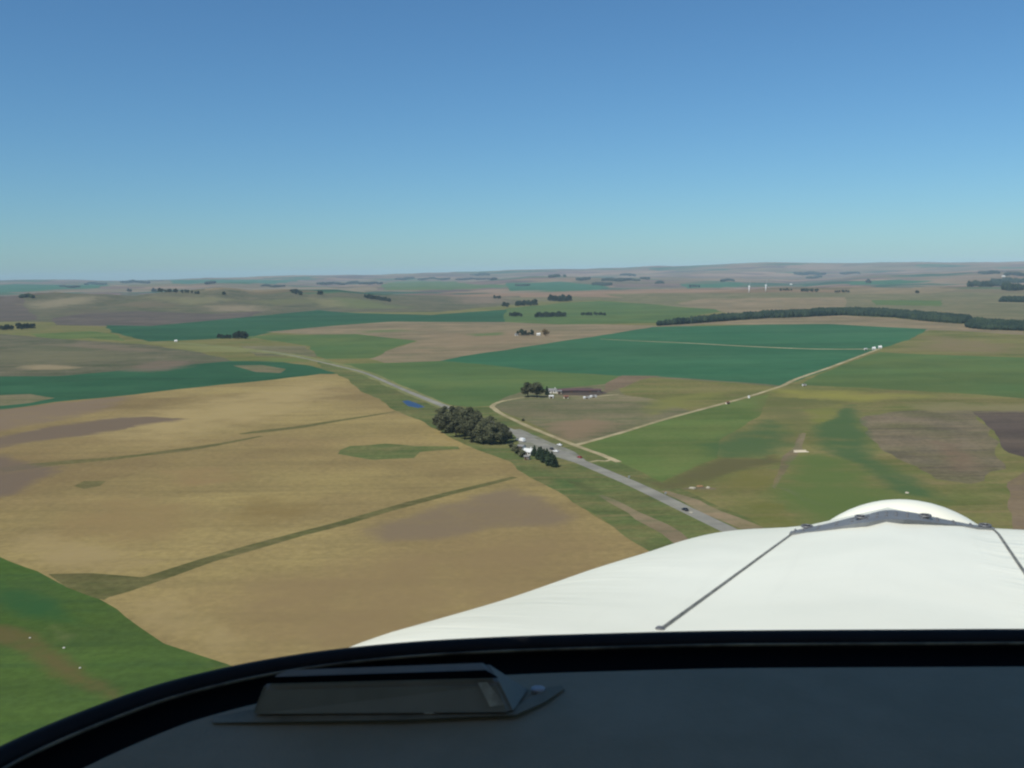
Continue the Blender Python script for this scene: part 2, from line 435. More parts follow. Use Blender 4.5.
# --- grass either side of the road
field('road_verge', 'verge', [(318, 362), (345, 366), (380, 377), (430, 397), (452, 405), (470, 407), (490, 407), (502, 416), (540, 433), (577, 447), (618, 462), (662, 482), (700, 497), (760, 525), (860, 580), (860, 680), (765, 645), (684, 574), (630, 540), (613, 526.5), (567, 497), (525, 474), (511, 462), (471, 447), (438, 430), (420, 420), (394, 410), (380, 399), (360, 391), (350, 381), (337, 374), (322, 369)])
ribbon('verge_strip', 'paleverge', [(120, 341), (180, 343), (240, 349), (290, 355), (330, 363), (365, 373), (407, 391), (452, 409)], [8, 26, 30, 26, 22, 18, 17, 16], .5)
ribbon('dirt_strip', 'tan', [(600, 495), (622, 506), (645, 519), (668, 533), (700, 556)], [2, 6, 9, 10, 10], .6)
ribbon('dirt_strip', 'tan', [(664, 491), (690, 501), (713, 512), (745, 526), (800, 550)], [3, 9, 9, 10, 10], .6)
ribbon('sandy_strip', 'rough', [(684, 489), (700, 488), (716, 489)], [4, 9, 3], .4)
field('gravel_yard', 'yard', [(508, 430), (516, 437), (522, 446), (527, 454), (535, 456), (540, 452), (560, 458), (572, 462), (590, 464), (575, 452), (545, 440), (520, 429)], 1)
# --- tracks and road
ribbon('dirt_track', 'track', [(540, 397.5), (525, 397.5), (511, 399.5), (499, 402), (492, 406), (495, 409), (502, 414), (530, 427), (577, 446), (600, 454), (619, 462)], 4.8)
ribbon('dirt_track', 'track', [(576, 445), (620, 433), (662, 420), (725, 403), (749, 396.5), (783, 385.5)], 5.0)
ribbon('dirt_track', 'track', [(783, 385.5), (799, 378), (828, 368), (868, 353), (879, 349)], 5.5)
ribbon('dirt_track', 'track', [(879, 349), (818, 349), (762, 347), (687, 343), (640, 341), (600, 339)], [10, 10, 10, 9, 8, 4])
ribbon('dirt_track', 'track', [(592, 397), (605, 395.5), (619, 394)], 3.5)
ribbon('dirt_track', 'track', [(590, 462), (598, 460.5), (606, 461), (612, 459)], 3)
ROAD = ribbon('road', 'road', [(262, 350.5), (290, 355), (312, 360), (338, 366), (365, 373), (407, 391), (452, 409), (480, 419), (512, 431), (545, 446), (580, 461.5), (629, 482), (667, 500), (706, 519), (745, 538), (800, 566), (900, 620)], [2.5, 3, 4, 4.5, 4.5, 5, 5.5, 7, 9, 9, 9, 9, 9, 9], .05)
field('pond', 'water', [(402, 401), (408, 400.3), (416, 403), (425, 407), (418, 408), (408, 406)], .6)

# soft ground stains and painted fold shade: (x, y) photo centre list -> world ellipse blobs
STAINS_SHADES = []
def stain_or_shade(px, rgb, w=1.0, sharp=1.0):
    """a patch of other earth, growth or painted fold shade: outline in photo positions, soft edge"""
    P = at([p[0] for p in px], [p[1] for p in px])[:, :2]
    c = P.mean(0)
    STAINS_SHADES.append((P, c, lin(rgb), w, sharp))
stain_or_shade([(-60, 422), (-60, 414), (0, 410), (55, 403), (120, 397), (135, 396), (116, 405), (104, 411), (60, 420), (0, 431), (-60, 440)], (118, 102, 82), .9, 2.2)
stain_or_shade([(-60, 448), (0, 436), (60, 425), (120, 417.5), (150, 416), (196, 418), (160, 423), (126, 430), (33, 442), (0, 448), (-60, 460)], (104, 90, 75), 1., 2.2)
stain_or_shade([(-60, 462), (0, 456), (22, 461), (40, 465), (62, 467), (50, 476), (28, 484), (26, 491), (0, 497), (-60, 506)], (104, 90, 75), .9, 2.2)
stain_or_shade([(363, 529), (396, 519), (440, 505), (480, 494), (512, 484.5), (524, 489), (546, 501), (576, 516), (560, 524), (530, 527), (499, 528), (470, 533), (433, 540), (390, 542), (370, 540)], (116, 101, 79), .82, 2.2)
stain_or_shade([(60, 430), (200, 400), (320, 378), (350, 390), (300, 415), (160, 445)], (154, 136, 92), .75)
stain_or_shade([(180, 600), (330, 560), (520, 530), (620, 540), (560, 600), (380, 680), (240, 660)], (128, 109, 75), .7)
stain_or_shade([(60, 500), (160, 495), (240, 515), (160, 550), (60, 540)], (132, 112, 74), .6)
stain_or_shade([(230, 500), (300, 490), (330, 510), (270, 530), (220, 525)], (120, 102, 62), .55)
stain_or_shade([(160, 470), (230, 465), (250, 478), (180, 490)], (132, 110, 74), .6)
stain_or_shade([(0, 540), (40, 530), (160, 560), (120, 572), (40, 566)], (146, 128, 88), .7)
stain_or_shade([(117, 605), (170, 590), (260, 640), (227, 660), (170, 640)], (146, 128, 88), .6)
stain_or_shade([(-40, 628), (0, 625), (40, 632), (70, 660), (120, 690), (118, 702), (70, 682), (30, 660), (0, 645), (-40, 640)], (92, 82, 50), .8)
stain_or_shade([(40, 626), (62, 622), (78, 634), (66, 645), (50, 640)], (96, 100, 62), .6)
stain_or_shade([(0, 580), (60, 600), (90, 630), (20, 615), (-40, 590)], (46, 80, 44), .7)
stain_or_shade([(545, 424), (590, 417), (620, 424), (580, 442), (556, 436)], (124, 106, 82), .9)
stain_or_shade([(640, 402), (700, 392), (740, 390), (700, 404), (650, 416)], (112, 112, 60), .7)
stain_or_shade([(0, 350), (90, 346), (160, 356), (60, 366), (-60, 362)], (104, 100, 74), .7)
stain_or_shade([(120, 372), (150, 361), (200, 360), (186, 368), (150, 372)], (110, 96, 80), .8)
stain_or_shade([(20, 366), (50, 364), (85, 367), (60, 370), (24, 370)], (136, 122, 92), .9)
stain_or_shade([(770, 388), (850, 391), (930, 396), (860, 402), (780, 398)], (128, 124, 62), .8)
stain_or_shade([(900, 402), (1024, 404), (1100, 412), (930, 412)], (120, 112, 78), .8)
stain_or_shade([(640, 480), (663, 482), (720, 457), (760, 458), (775, 452), (780, 462), (740, 470), (690, 486), (670, 490)], (88, 84, 54), 1.)
stain_or_shade([(752, 410), (790, 404), (812, 416), (800, 436), (788, 424), (766, 418)], (98, 98, 60), .8)
stain_or_shade([(740, 398), (800, 396), (850, 402), (812, 408), (760, 406)], (92, 94, 54), .7)
stain_or_shade([(20, 304), (60, 298), (110, 297), (90, 304), (40, 309)], (128, 118, 92), .8)
stain_or_shade([(140, 298), (200, 297), (250, 301), (190, 306)], (112, 108, 78), .8)
stain_or_shade([(50, 312), (90, 309), (140, 310), (100, 313)], (92, 86, 68), .8)  # relief shade of a hill fold, painted into the ground colour
stain_or_shade([(235, 300), (300, 298), (330, 302), (280, 305)], (98, 98, 66), .8)  # another hill fold, its shade painted as a darker patch
stain_or_shade([(100, 303), (150, 301), (190, 305), (140, 308)], (102, 92, 72), .8)
stain_or_shade([(30, 345), (110, 348), (100, 353), (20, 351)], (92, 92, 66), .7)
stain_or_shade([(330, 297), (370, 300), (420, 308), (350, 309), (320, 302)], (98, 104, 66), .8)
stain_or_shade([(200, 306), (260, 305), (270, 311), (212, 312)], (128, 116, 92), .8)
stain_or_shade([(80, 340), (130, 346), (180, 352), (120, 352), (60, 346)], (112, 100, 80), .7)
stain_or_shade([(160, 344), (230, 346), (260, 352), (200, 352)], (118, 118, 74), .8)
stain_or_shade([(256, 358), (300, 358), (312, 362), (270, 362)], (96, 108, 60), .8)
stain_or_shade([(730, 498), (790, 500), (800, 530), (740, 528)], (98, 98, 48), .6)
stain_or_shade([(700, 445), (720, 439), (767, 419), (784, 425), (791, 448), (770, 458), (725, 461), (712, 456)], (70, 90, 54), .95)
stain_or_shade([(814, 427), (838, 410), (852, 405), (864, 429), (873, 457), (915, 478), (946, 500), (920, 500), (882, 486), (854, 462), (820, 452)], (68, 90, 54), 1.)
stain_or_shade([(790, 460), (820, 452), (854, 462), (882, 487), (935, 503), (935, 530), (840, 540), (770, 500), (778, 482)], (84, 100, 52), .95)
stain_or_shade([(930, 440), (960, 445), (990, 470), (950, 470)], (112, 92, 74), .6)
stain_or_shade([(560, 478), (590, 484), (610, 494), (580, 492)], (72, 78, 46), .7)
stain_or_shade([(545, 470), (600, 486), (630, 505), (590, 500), (550, 482)], (64, 88, 48), .5)
stain_or_shade([(430, 335), (520, 331), (560, 334), (500, 345), (440, 346)], (130, 112, 86), .6)
stain_or_shade([(300, 296), (350, 300), (380, 306), (320, 308)], (116, 112, 78), .7)
stain_or_shade([(450, 296), (510, 297), (510, 303), (460, 304)], (126, 108, 90), .7)
stain_or_shade([(460, 334), (505, 332), (512, 335), (470, 337)], (88, 104, 62), .8)
stain_or_shade([(352, 331), (400, 329), (412, 331), (370, 333)], (96, 106, 66), .8)
stain_or_shade([(930, 335), (1024, 345), (1024, 355), (900, 350)], (118, 104, 76), .7)
stain_or_shade([(800, 410), (840, 405), (850, 420), (815, 425)], (110, 112, 56), .7)
stain_or_shade([(730, 470), (790, 470), (770, 490), (720, 490)], (104, 100, 52), .7)

# grid points of the sheet
pts = []
r = 70.0
ang_f = np.radians(np.arange(-42, 42.01, .7))
ang_b = np.radians(np.arange(48, 313, 6.0))
while r < 29000:
    for a in ang_f: pts.append((r * math.sin(a), r * math.cos(a)))
    for a in ang_b: pts.append((r * math.sin(a), r * math.cos(a)))
    r *= 1.043 if r > 350 else 1.06
for P, c, rgb, w, sharp in STAINS_SHADES:          # a finer sheet along the edges of the soil and shade patches
    per_ = np.linalg.norm(P - np.roll(P, -1, 0), axis=1)
    wd = max(4., .5 * abs(np.dot(P[:, 0], np.roll(P[:, 1], -1)) - np.dot(P[:, 1], np.roll(P[:, 0], -1))) / per_.sum())
    for i in range(len(P)):
        a_, b_ = P[i], P[(i + 1) % len(P)]
        k_ = int(min(60, per_[i] / (wd * .35)))
        for _ in range(k_ * 3):
            q_ = a_ + (b_ - a_) * random.random() + rng.normal(0, wd * .35, 2)
            pts.append((q_[0], q_[1]))
NSC = len(pts)
pts.append((0., 0.))
for k in range(8): pts.append((30 * math.sin(k * .785), 30 * math.cos(k * .785)))
pts = np.array(pts)
NS = NSC
pts[:NS] += rng.normal(0, .004, (NS, 2)) * np.hypot(pts[:NS, 0], pts[:NS, 1])[:, None]
V = [Vector((float(p[0]), float(p[1]))) for p in pts]
E = []
for nm, cls, out in FIELDS:
    b = len(V)
    V += [Vector((float(p[0]), float(p[1]))) for p in out]
    n = len(out)
    E += [(b + i, b + (i + 1) % n) for i in range(n)]
cv, ce, cf, _, _, _ = delaunay_2d_cdt(V, E, [], 0, 1e-4)
VX = np.array([(v.x, v.y) for v in cv])
TR = np.array([f for f in cf if len(f) == 3])
CEN = VX[TR].mean(1)

def inside(P, Q):
    """points Q in polygon P"""
    x, y = Q[:, 0], Q[:, 1]
    c = np.zeros(len(Q), bool)
    x1, y1 = P[:, 0], P[:, 1]
    x2, y2 = np.roll(x1, -1), np.roll(y1, -1)
    for a, b, cc, d in zip(x1, y1, x2, y2):
        if b == d: continue
        m = (b > y) != (d > y)
        c ^= m & (x < (cc - a) * (y - b) / (d - b) + a)
    return c

def seg_dist(P, Q):
    d = np.full(len(Q), 1e9)
    n = len(P)
    for i in range(n):
        a, b = P[i], P[(i + 1) % n]
        ab = b - a
        t = np.clip(((Q - a) @ ab) / max(ab @ ab, 1e-9), 0, 1)
        d = np.minimum(d, np.linalg.norm(Q - (a + t[:, None] * ab), axis=1))
    return d

owner = np.full(len(TR), -1)
for i, (nm, cls, out) in enumerate(FIELDS):
    lo, hi = out.min(0), out.max(0)
    c = np.where(((CEN >= lo) & (CEN <= hi)).all(1))[0]
    owner[c[inside(out, CEN[c])]] = i

Z = terrain(VX[:, 0], VX[:, 1])
e = np.maximum(2.0, np.hypot(VX[:, 0], VX[:, 1]) * .004)
NX = -(terrain(VX[:, 0] + e, VX[:, 1]) - terrain(VX[:, 0] - e, VX[:, 1])) / (2 * e)
NY = -(terrain(VX[:, 0], VX[:, 1] + e) - terrain(VX[:, 0], VX[:, 1] - e)) / (2 * e)
NRM = np.stack([NX, NY, np.ones_like(NX)], 1)
NRM /= np.linalg.norm(NRM, axis=1)[:, None]

SOIL_SHADE = np.zeros((len(VX), 4))
for P, c, rgb, w, sharp in STAINS_SHADES:
    # soft in both directions: distance measured relative to the patch's own narrow width
    lo, hi = P.min(0) - 150, P.max(0) + 150
    k = np.where(((VX >= lo) & (VX <= hi)).all(1))[0]
    if not len(k): continue
    ins = inside(P, VX[k])
    d = seg_dist(P, VX[k])
    area = .5 * abs(np.dot(P[:, 0], np.roll(P[:, 1], -1)) - np.dot(P[:, 1], np.roll(P[:, 0], -1)))
    per = np.linalg.norm(P - np.roll(P, -1, 0), axis=1).sum()
    width = max(4., area / per)
    s = np.where(ins, d, -d) / (width * .9)
    ww = np.clip(.45 + .55 * sharp * s, 0, 1) * w
    use = ww > SOIL_SHADE[k, 3]
    SOIL_SHADE[k[use], :3] = rgb
    SOIL_SHADE[k[use], 3] = ww[use]
    SOIL_SHADE[k[(~use) & (SOIL_SHADE[k, 3] == 0)], :3] = rgb
z0 = SOIL_SHADE[:, 3] == 0
SOIL_SHADE[z0, :3] = lin((116, 104, 76))

def ground_part(name, cls, mask):
    tri = TR[mask]
    if not len(tri): return None
    ids, inv = np.unique(tri, return_inverse=True)
    tri2 = inv.reshape(-1, 3)
    a, b, c = VX[tri[:, 0]], VX[tri[:, 1]], VX[tri[:, 2]]
    neg = ((b - a)[:, 0] * (c - a)[:, 1] - (b - a)[:, 1] * (c - a)[:, 0]) < 0
    tri2[neg] = tri2[neg][:, ::-1]
    me = bpy.data.meshes.new(name)
    co = np.stack([VX[ids, 0], VX[ids, 1], Z[ids]], 1)
    me.from_pydata(co.tolist(), [], tri2.tolist())
    me.materials.append(GM[cls])
    at_ = me.attributes.new('soil_shade', 'FLOAT_COLOR', 'POINT')
    at_.data.foreach_set('color', SOIL_SHADE[ids].astype(np.float32).ravel())
    me.polygons.foreach_set('use_smooth', [True] * len(me.polygons))
    me.normals_split_custom_set_from_vertices(NRM[ids].tolist())
    me.update()
    o = bpy.data.objects.new(name, me)
    col.objects.link(o)
    tag(o, kind='structure')
    return o
ground_part('ground', 'country', owner == -1)
for i, (nm, cls, out) in enumerate(FIELDS):
    ground_part(nm, cls, owner == i)

# ------------------------------------------------------------------ trees
def leaf_mat(name, a, b, scale=.35):
    t = NT(name)
    obj = t.n('ShaderNodeTexCoord').outputs['Object']
    oi = t.n('ShaderNodeObjectInfo').outputs['Random']
    f = t.remap(t.noise(scale, 5, .7, obj), .35, .65)
    c = t.mix(f, lin(a), lin(b))
    hs = t.n('ShaderNodeHueSaturation'); t.link(c, hs.inputs['Color'])
    t.link(t.remap(oi, 0, 1, .75, 1.2, False), hs.inputs['Value'])
    return t.finish(hs.outputs[0], .9, .1)
M_LEAF = leaf_mat('dark_foliage', (72, 74, 54), (92, 93, 66))
M_CON = leaf_mat('conifer_foliage', (48, 62, 46), (62, 76, 52))
M_FARLEAF = leaf_mat('dense_foliage', (40, 52, 42), (56, 68, 50))
M_RUST = leaf_mat('rusty_foliage', (110, 88, 50), (92, 78, 46))
M_FARWOOD = leaf_mat('far_wood_foliage', (26, 40, 34), (50, 62, 44), .022)
M_BARK = simple('bark', (92, 80, 66), .9, .1)

def leaf_quads(verts, faces, c, n, rad, size, flat=1.0):
    for _ in range(n):
        v = Vector((random.gauss(0, 1), random.gauss(0, 1), random.gauss(0, 1))).normalized()
        rr = rad * (.55 + .5 * random.random() ** .6)
        p = Vector(c) + Vector((v.x * rr, v.y * rr, v.z * rr * flat))
        nrm = (v + Vector((random.gauss(0, .5), random.gauss(0, .5), random.gauss(0, .5)))).normalized()
        a = nrm.orthogonal().normalized(); b = nrm.cross(a)
        q = random.random() * 6.28
        a, b = a * math.cos(q) + b * math.sin(q), b * math.cos(q) - a * math.sin(q)
        s = size * (.6 + .8 * random.random())
        i = len(verts)
        verts += [p + a * s, p + b * s * .7, p - a * s * .8, p - b * s * .75]
        faces.append((i, i + 1, i + 2, i + 3))

def broad_tree(name, mat, h=14., spread=5.2, clumps=34, per=80, size=.5):
    root = empty(name)
    bm = bmesh.new()
    tube(bm, [(0, 0, -.3), (.1, 0, h * .18), (.05, .1, h * .4), (0, 0, h * .7)], [.45, .36, .26, .1])
    ends = []
    for k in range(6):
        a = k * 1.05 + random.random() * .5
        z = h * (.22 + .06 * k)
        e_ = (math.cos(a) * spread * .6, math.sin(a) * spread * .6, z + h * .2)
        tube(bm, [(0, 0, z), (e_[0] * .5, e_[1] * .5, z + h * .08), e_], [.18, .12, .05], 6)
    mesh_obj('trunk', bm, M_BARK, root, True)
    vs, fs = [], []
    for k in range(clumps):
        zz = random.uniform(.24, .95)
        rr = spread * (math.sin(min(1, (zz - .1) / .85) * math.pi) ** .55) * (.35 + .6 * random.random())
        a = random.random() * 6.28
        c = (rr * math.cos(a), rr * math.sin(a), h * zz * (.9 + .1 * random.random()))
        leaf_quads(vs, fs, c, per, spread * random.uniform(.3, .52), size, .8)
    mesh_obj('crown', (vs, fs), mat, root)
    return root

def conifer_tree(name, mat, h=12., spread=3.0, per=1100, size=.55):
    root = empty(name)
    bm = bmesh.new()
    tube(bm, [(0, 0, -.3), (0, 0, h * .5), (0, 0, h * .93)], [.3, .18, .04])
    for k in range(10):
        a = k * 2.4; z = h * (.1 + .07 * k)
        L = spread * (1 - z / h) * .8
        tube(bm, [(0, 0, z), (L * math.cos(a), L * math.sin(a), z + .3)], [.08, .03], 5)
    mesh_obj('trunk', bm, M_BARK, root, True)
    vs, fs = [], []
    for k in range(per):
        zz = 1 - random.random() ** .55
        zz = .03 + .95 * zz
        prof = (1 - zz) ** .7 * (1 + .18 * math.sin(zz * 31 + 2)) * min(1, .55 + zz * 4)
        a = random.random() * 6.28
        rr = spread * prof * (.6 + .45 * random.random()) * (1 + .15 * math.sin(a * 3 + zz * 7))
        leaf_quads(vs, fs, (rr * math.cos(a), rr * math.sin(a), h * zz), 1, .3, size)
    mesh_obj('crown', (vs, fs), mat, root)
    return root

def shrub(name, mat, h=4., spread=2.6):
    root = empty(name)
    bm = bmesh.new()
    for k in range(5):
        a = k * 1.26
        tube(bm, [(0, 0, -.2), (.5 * math.cos(a), .5 * math.sin(a), h * .3), (1.1 * math.cos(a), 1.1 * math.sin(a), h * .6)], [.1, .07, .03], 5)
    mesh_obj('trunk', bm, M_BARK, root, True)
    vs, fs = [], []
    for k in range(12):
        a = random.random() * 6.28; rr = spread * .6 * random.random() ** .5
        leaf_quads(vs, fs, (rr * math.cos(a), rr * math.sin(a), h * random.uniform(.25, .75)), 36, spread * .4, .42, .8)
    mesh_obj('crown', (vs, fs), mat, root)
    return root

PROTO = {
    'broad': [broad_tree('broadleaf_tree', M_LEAF) for _ in range(3)],
    'conifer': [conifer_tree('conifer_tree', M_CON, 12, 3.0 + .5 * k) for k in range(2)],
    'shrub': [shrub('shrub', M_LEAF) for _ in range(2)],
    'rusty': [broad_tree('rusty_tree', M_RUST, 10, 4.2, 20, 36, .6)],
    'far': [broad_tree('distant_tree', M_FARLEAF, 14., 6.4, 20, 26, 1.4) for _ in range(2)],
}
PH = {'broad': 14., 'conifer': 12., 'shrub': 4.2, 'rusty': 10., 'far': 14.}
USED = {}
def plant(kind, px, py, hpx, label, cat='tree', group=None, fat=1.0):
    p = at1(px, py)
    d = (p - Vector((0, 0, EYE))).length
    h = hpx / F * d
    k = random.randrange(len(PROTO[kind]))
    proto = PROTO[kind][k]
    if (kind, k) not in USED:
        USED[(kind, k)] = proto; o = proto
    else:
        o = copy_tree(proto)
    s = h / PH[kind]
    o.location = p
    o.scale = (s * fat * random.uniform(.9, 1.12), s * fat * random.uniform(.9, 1.12), s)
    o.rotation_euler = (0, 0, random.random() * 6.28)
    for key in ('label', 'category', 'group'):
        if key in o: del o[key]
    tag(o, label, cat, group)
    return o

# copse by the road
G = 'trees of the dark copse left of the road'
L = 'dark broad tree in the dense roadside copse next to the blue pond'
for x, y, h in [(443, 424, 18), (452, 424, 20), (461, 425, 21), (470, 427, 21), (480, 430, 20), (490, 433, 18), (499, 436, 16),
                (441, 428, 18), (449, 430, 21), (458, 432, 22), (467, 434, 22), (476, 436, 21), (485, 438, 20), (494, 440, 18), (503, 440, 15),
                (447, 433, 19), (455, 437, 21), (464, 440, 22), (473, 443, 22), (482, 444, 21), (491, 444, 19), (500, 443, 17), (506, 442, 14)]:
    plant('broad', x + random.uniform(-1.5, 1.5), y + random.uniform(-.8, .8), h * random.uniform(.85, 1.08), L, 'tree', G, 1.12)
G = 'conifers beside the white roadside house'
L = 'dark green conifer in the clump on the gravel yard, right of the white roadside house'
for x, y, h in [(534.5, 456, 11), (539, 459.5, 13), (544, 462.5, 14), (549, 465.5, 14.5), (554.5, 467, 12.5), (541, 456, 10), (547, 459, 11), (552, 462, 11)]:
    plant('conifer', x, y, h, L, 'conifer', G, 1.15)
G = 'bushes beside the white roadside house'
L = 'low dark bush in the row on the gravel yard, left of the white roadside house'
for x, y, h in [(511, 448, 6), (514.5, 451, 7), (518, 454, 7), (522, 457, 8)]:
    plant('shrub', x, y, h, L, 'bush', G, 1.1)
plant('broad', 528, 397, 14.5, 'big round dark tree at the left end of the farmyard, left of the two', 'tree', 'big trees of the farmyard', 1.25)
plant('broad', 537, 397.5, 15, 'big round dark tree at the farmyard, right of the two and nearest the farmhouse', 'tree', 'big trees of the farmyard', 1.25)
plant('conifer', 547, 395, 9, 'small dark pointed tree between the big farmyard trees and the farmhouse', 'conifer')
plant('shrub', 523, 421, 3, 'lone small bush in the paddock beside the pale dirt track', 'bush')
# remote farmstead
G = 'trees around the remote farmstead'
L = 'dark tree among the white walls of the remote farmstead on the tan field'
for x, y, h in [(518, 335.5, 4.5), (521.5, 335.8, 6.5), (525.5, 335.8, 5), (532, 335.5, 5.5), (529, 335.5, 3.5)]:
    plant('far', x, y, h, L, 'tree', G)
plant('rusty', 545.5, 336, 7, 'rust-brown round tree at the right end of the remote farmstead', 'tree', None, 1.1)

def clump(x0, x1, y0, y1, hpx, n, label, group):
    for k in range(n):
        s = (k + .5) / n
        plant('far', x0 + (x1 - x0) * s + random.uniform(-.6, .6), y0 + (y1 - y0) * s + random.uniform(-.35, .35), hpx * random.uniform(.75, 1.15), label, 'tree', group)
for a in [
    (217, 232, 338.5, 338.8, 4, 5, 'dark tree in the clump at the lower edge of the left blue-green crop, thin end', 'thin clump at the edge of the left crop'),
    (233, 247, 338.8, 338.5, 6.5, 6, 'dark tree in the thick clump at the lower edge of the left blue-green crop', 'thick clump at the edge of the left crop'),
    (0, 13, 330, 330, 4.5, 5, 'dark purplish tree at the left picture edge below the dark slope', 'clump at the left edge below the dark slope'),
    (17, 35, 329.5, 329, 5, 6, 'dark green tree in the rounded clump just right of the clump at the left edge', 'second clump below the dark slope'),
    (127, 132, 292, 292, 2.6, 2, 'tiny dark tree standing alone on the crest of the left hill', 'lone pair on the left hill crest'),
    (152, 178, 292, 292.5, 3.4, 9, 'dark tree in the long row on the crest of the left hill', 'row on the left hill crest'),
    (180, 200, 292.8, 294, 3.0, 6, 'dark tree in the row descending the crest of the left hill', 'row descending the left hill crest'),
    (222, 226, 295, 295, 3, 2, 'single small dark tree on the hill right of the crest row', 'small tree right of the crest row'),
    (291, 302, 293, 295.5, 4.5, 5, 'dark tree in the short slanted row near the right end of the left hill', 'slanted row on the left hill'),
    (318, 321.5, 295, 295, 4.5, 2, 'round dark tree alone right of the slanted row', 'round pair right of the slanted row'),
    (364, 391, 298, 302, 4, 12, 'dark tree in the narrow belt slanting down the slope', 'slanting belt on the slope'),
    (493, 501, 298.5, 298.5, 3, 4, 'dark tree in the small clump above the middle green field, upper left', 'small clump upper left of the middle green field'),
    (503, 508, 307, 307, 4.5, 3, 'dark tree just left of the twin round woods', 'trees left of the twin round woods'),
    (516, 536, 306, 305.5, 5.5, 10, 'dark tree in the left one of the twin round woods above the middle green field', 'left round wood'),
    (550, 570, 301.5, 301.5, 5.5, 10, 'dark tree in the right one of the twin round woods above the middle green field', 'right round wood'),
    (535, 566, 317.3, 316.5, 4.6, 16, 'dark tree in the long wood at the foot of the middle green field', 'long wood at the foot of the green field'),
    (509, 522, 316.5, 316.5, 4, 6, 'dark tree in the short wood left of the long wood', 'short wood left of the long wood'),
    (581, 592, 315.5, 315.3, 3, 5, 'dark tree in the thin hedge on the middle green field, left piece', 'left piece of the thin hedge'),
    (594, 606, 315.3, 315.6, 3, 6, 'dark tree in the thin hedge on the middle green field, right piece', 'right piece of the thin hedge'),
    (690, 700, 287.5, 287.5, 2.6, 5, 'dark tree in the small wood left of the wind turbines', 'small wood left of the turbines'),
    (780, 792, 290.8, 290.8, 2.2, 6, 'dark tree in the first small wood right of the wind turbines', 'first wood right of the turbines'),
    (801, 818, 291.8, 291.8, 2.8, 8, 'dark tree in the second small wood right of the wind turbines', 'second wood right of the turbines'),
    (834, 850, 292.3, 292.3, 2.4, 7, 'dark tree in the third small wood right of the wind turbines', 'third wood right of the turbines'),
    (915, 919, 293, 293, 3, 2, 'small dark tree on the pale strip above the long plantation', 'trees on the pale strip'),
]: clump(*a)

# plantations and far woods: each reads as one mass
def wood(name, P, label, spacing, hgt, kind='stuff', group=None):
    """P: world outline; low crowns packed through it, one object"""
    lo, hi = P.min(0), P.max(0)
    gx, gy = np.meshgrid(np.arange(lo[0], hi[0] + spacing, spacing), np.arange(lo[1], hi[1] + spacing, spacing))
    Q = np.stack([gx.ravel(), gy.ravel()], 1)
    Q += rng.uniform(-.35, .35, Q.shape) * spacing
    Q = Q[inside(P, Q)]
    if len(Q) > 5000: Q = Q[rng.choice(len(Q), 5000, False)]
    zz = terrain(Q[:, 0], Q[:, 1])
    vs, fs = [], []
    for (x, y), z in zip(Q, zz):
        h = hgt * random.uniform(.82, 1.08) * (1 + .22 * mnoise.noise(Vector((x / 70, y / 70, 3.)))); r_ = spacing * random.uniform(.65, .9)
        b = len(vs); a0 = random.random()
        for zf, rf in ((0.02, .75), (.45, 1.0), (.8, .62)):
            for k in range(6):
                a = a0 + k * 1.047
                q = r_ * rf * random.uniform(.8, 1.15)
                vs.append((x + q * math.cos(a), y + q * math.sin(a), z + h * zf))
        vs.append((x, y, z + h))
        for ring in range(2):
            for k in range(6):
                k2 = (k + 1) % 6
                fs.append((b + ring * 6 + k, b + ring * 6 + k2, b + ring * 6 + 6 + k2, b + ring * 6 + 6 + k))
        for k in range(6): fs.append((b + 12 + k, b + 12 + (k + 1) % 6, b + 18))
    o = mesh_obj(name, (vs, fs), M_FARWOOD)
    tag(o, label, 'wood', group, kind)
    return o
def wood_px(name, px, label, spacing, hgt, group=None):
    P = at([p[0] for p in px], [p[1] for p in px])[:, :2]
    return wood(name, P, label, spacing, hgt, 'stuff', group)
wood_px('pine_plantation', [(655, 326), (680, 324.5), (724, 321.3), (768, 318.3), (793, 317.6), (843, 315.4), (893, 317.4), (928, 321.5), (960, 323.8), (972, 322.5), (968, 319.5), (930, 317), (893, 313.5), (855, 311.3), (805, 313.5), (768, 315.5), (724, 319), (690, 322.4)],
        'long dark plantation curving above the blue-green crop', 8., 15.)
wood_px('pine_plantation', [(966, 327), (975, 329), (993, 330), (1024, 331), (1120, 338), (1120, 330), (1024, 325.5), (990, 323.5), (973, 322.5)],
        'dark plantation at the right picture edge, nearer than the long one', 8., 13.)
wood_px('tree_belt', [(1000, 302), (1024, 302.3), (1100, 303), (1100, 300), (1024, 299.6), (1003, 299.6)], 'dark belt at the right picture edge above the nearer plantation', 9., 13.)
def strip_wood(x0, x1, y, label, hgt=14., depth=.012, group='distant woods below the skyline'):
    xs_ = np.linspace(x0, x1, 9)
    A = at(xs_, y + .5 * np.sin(xs_ * .31 + y) + rng.normal(0, .12, 9))[:, :2]
    k_ = np.sin(np.linspace(.12, 3.02, 9)) * rng.uniform(.55, 1.3, 9)
    B = A * (1 + depth * 1.6 * k_)[:, None]
    P = np.concatenate([A, B[::-1]])
    L_ = np.linalg.norm(A[-1] - A[0])
    return wood('distant_wood', P, label, max(10., L_ / 60), hgt, 'stuff', group)
DW = 'thin bluish wood lying on the far rolling land below the skyline'
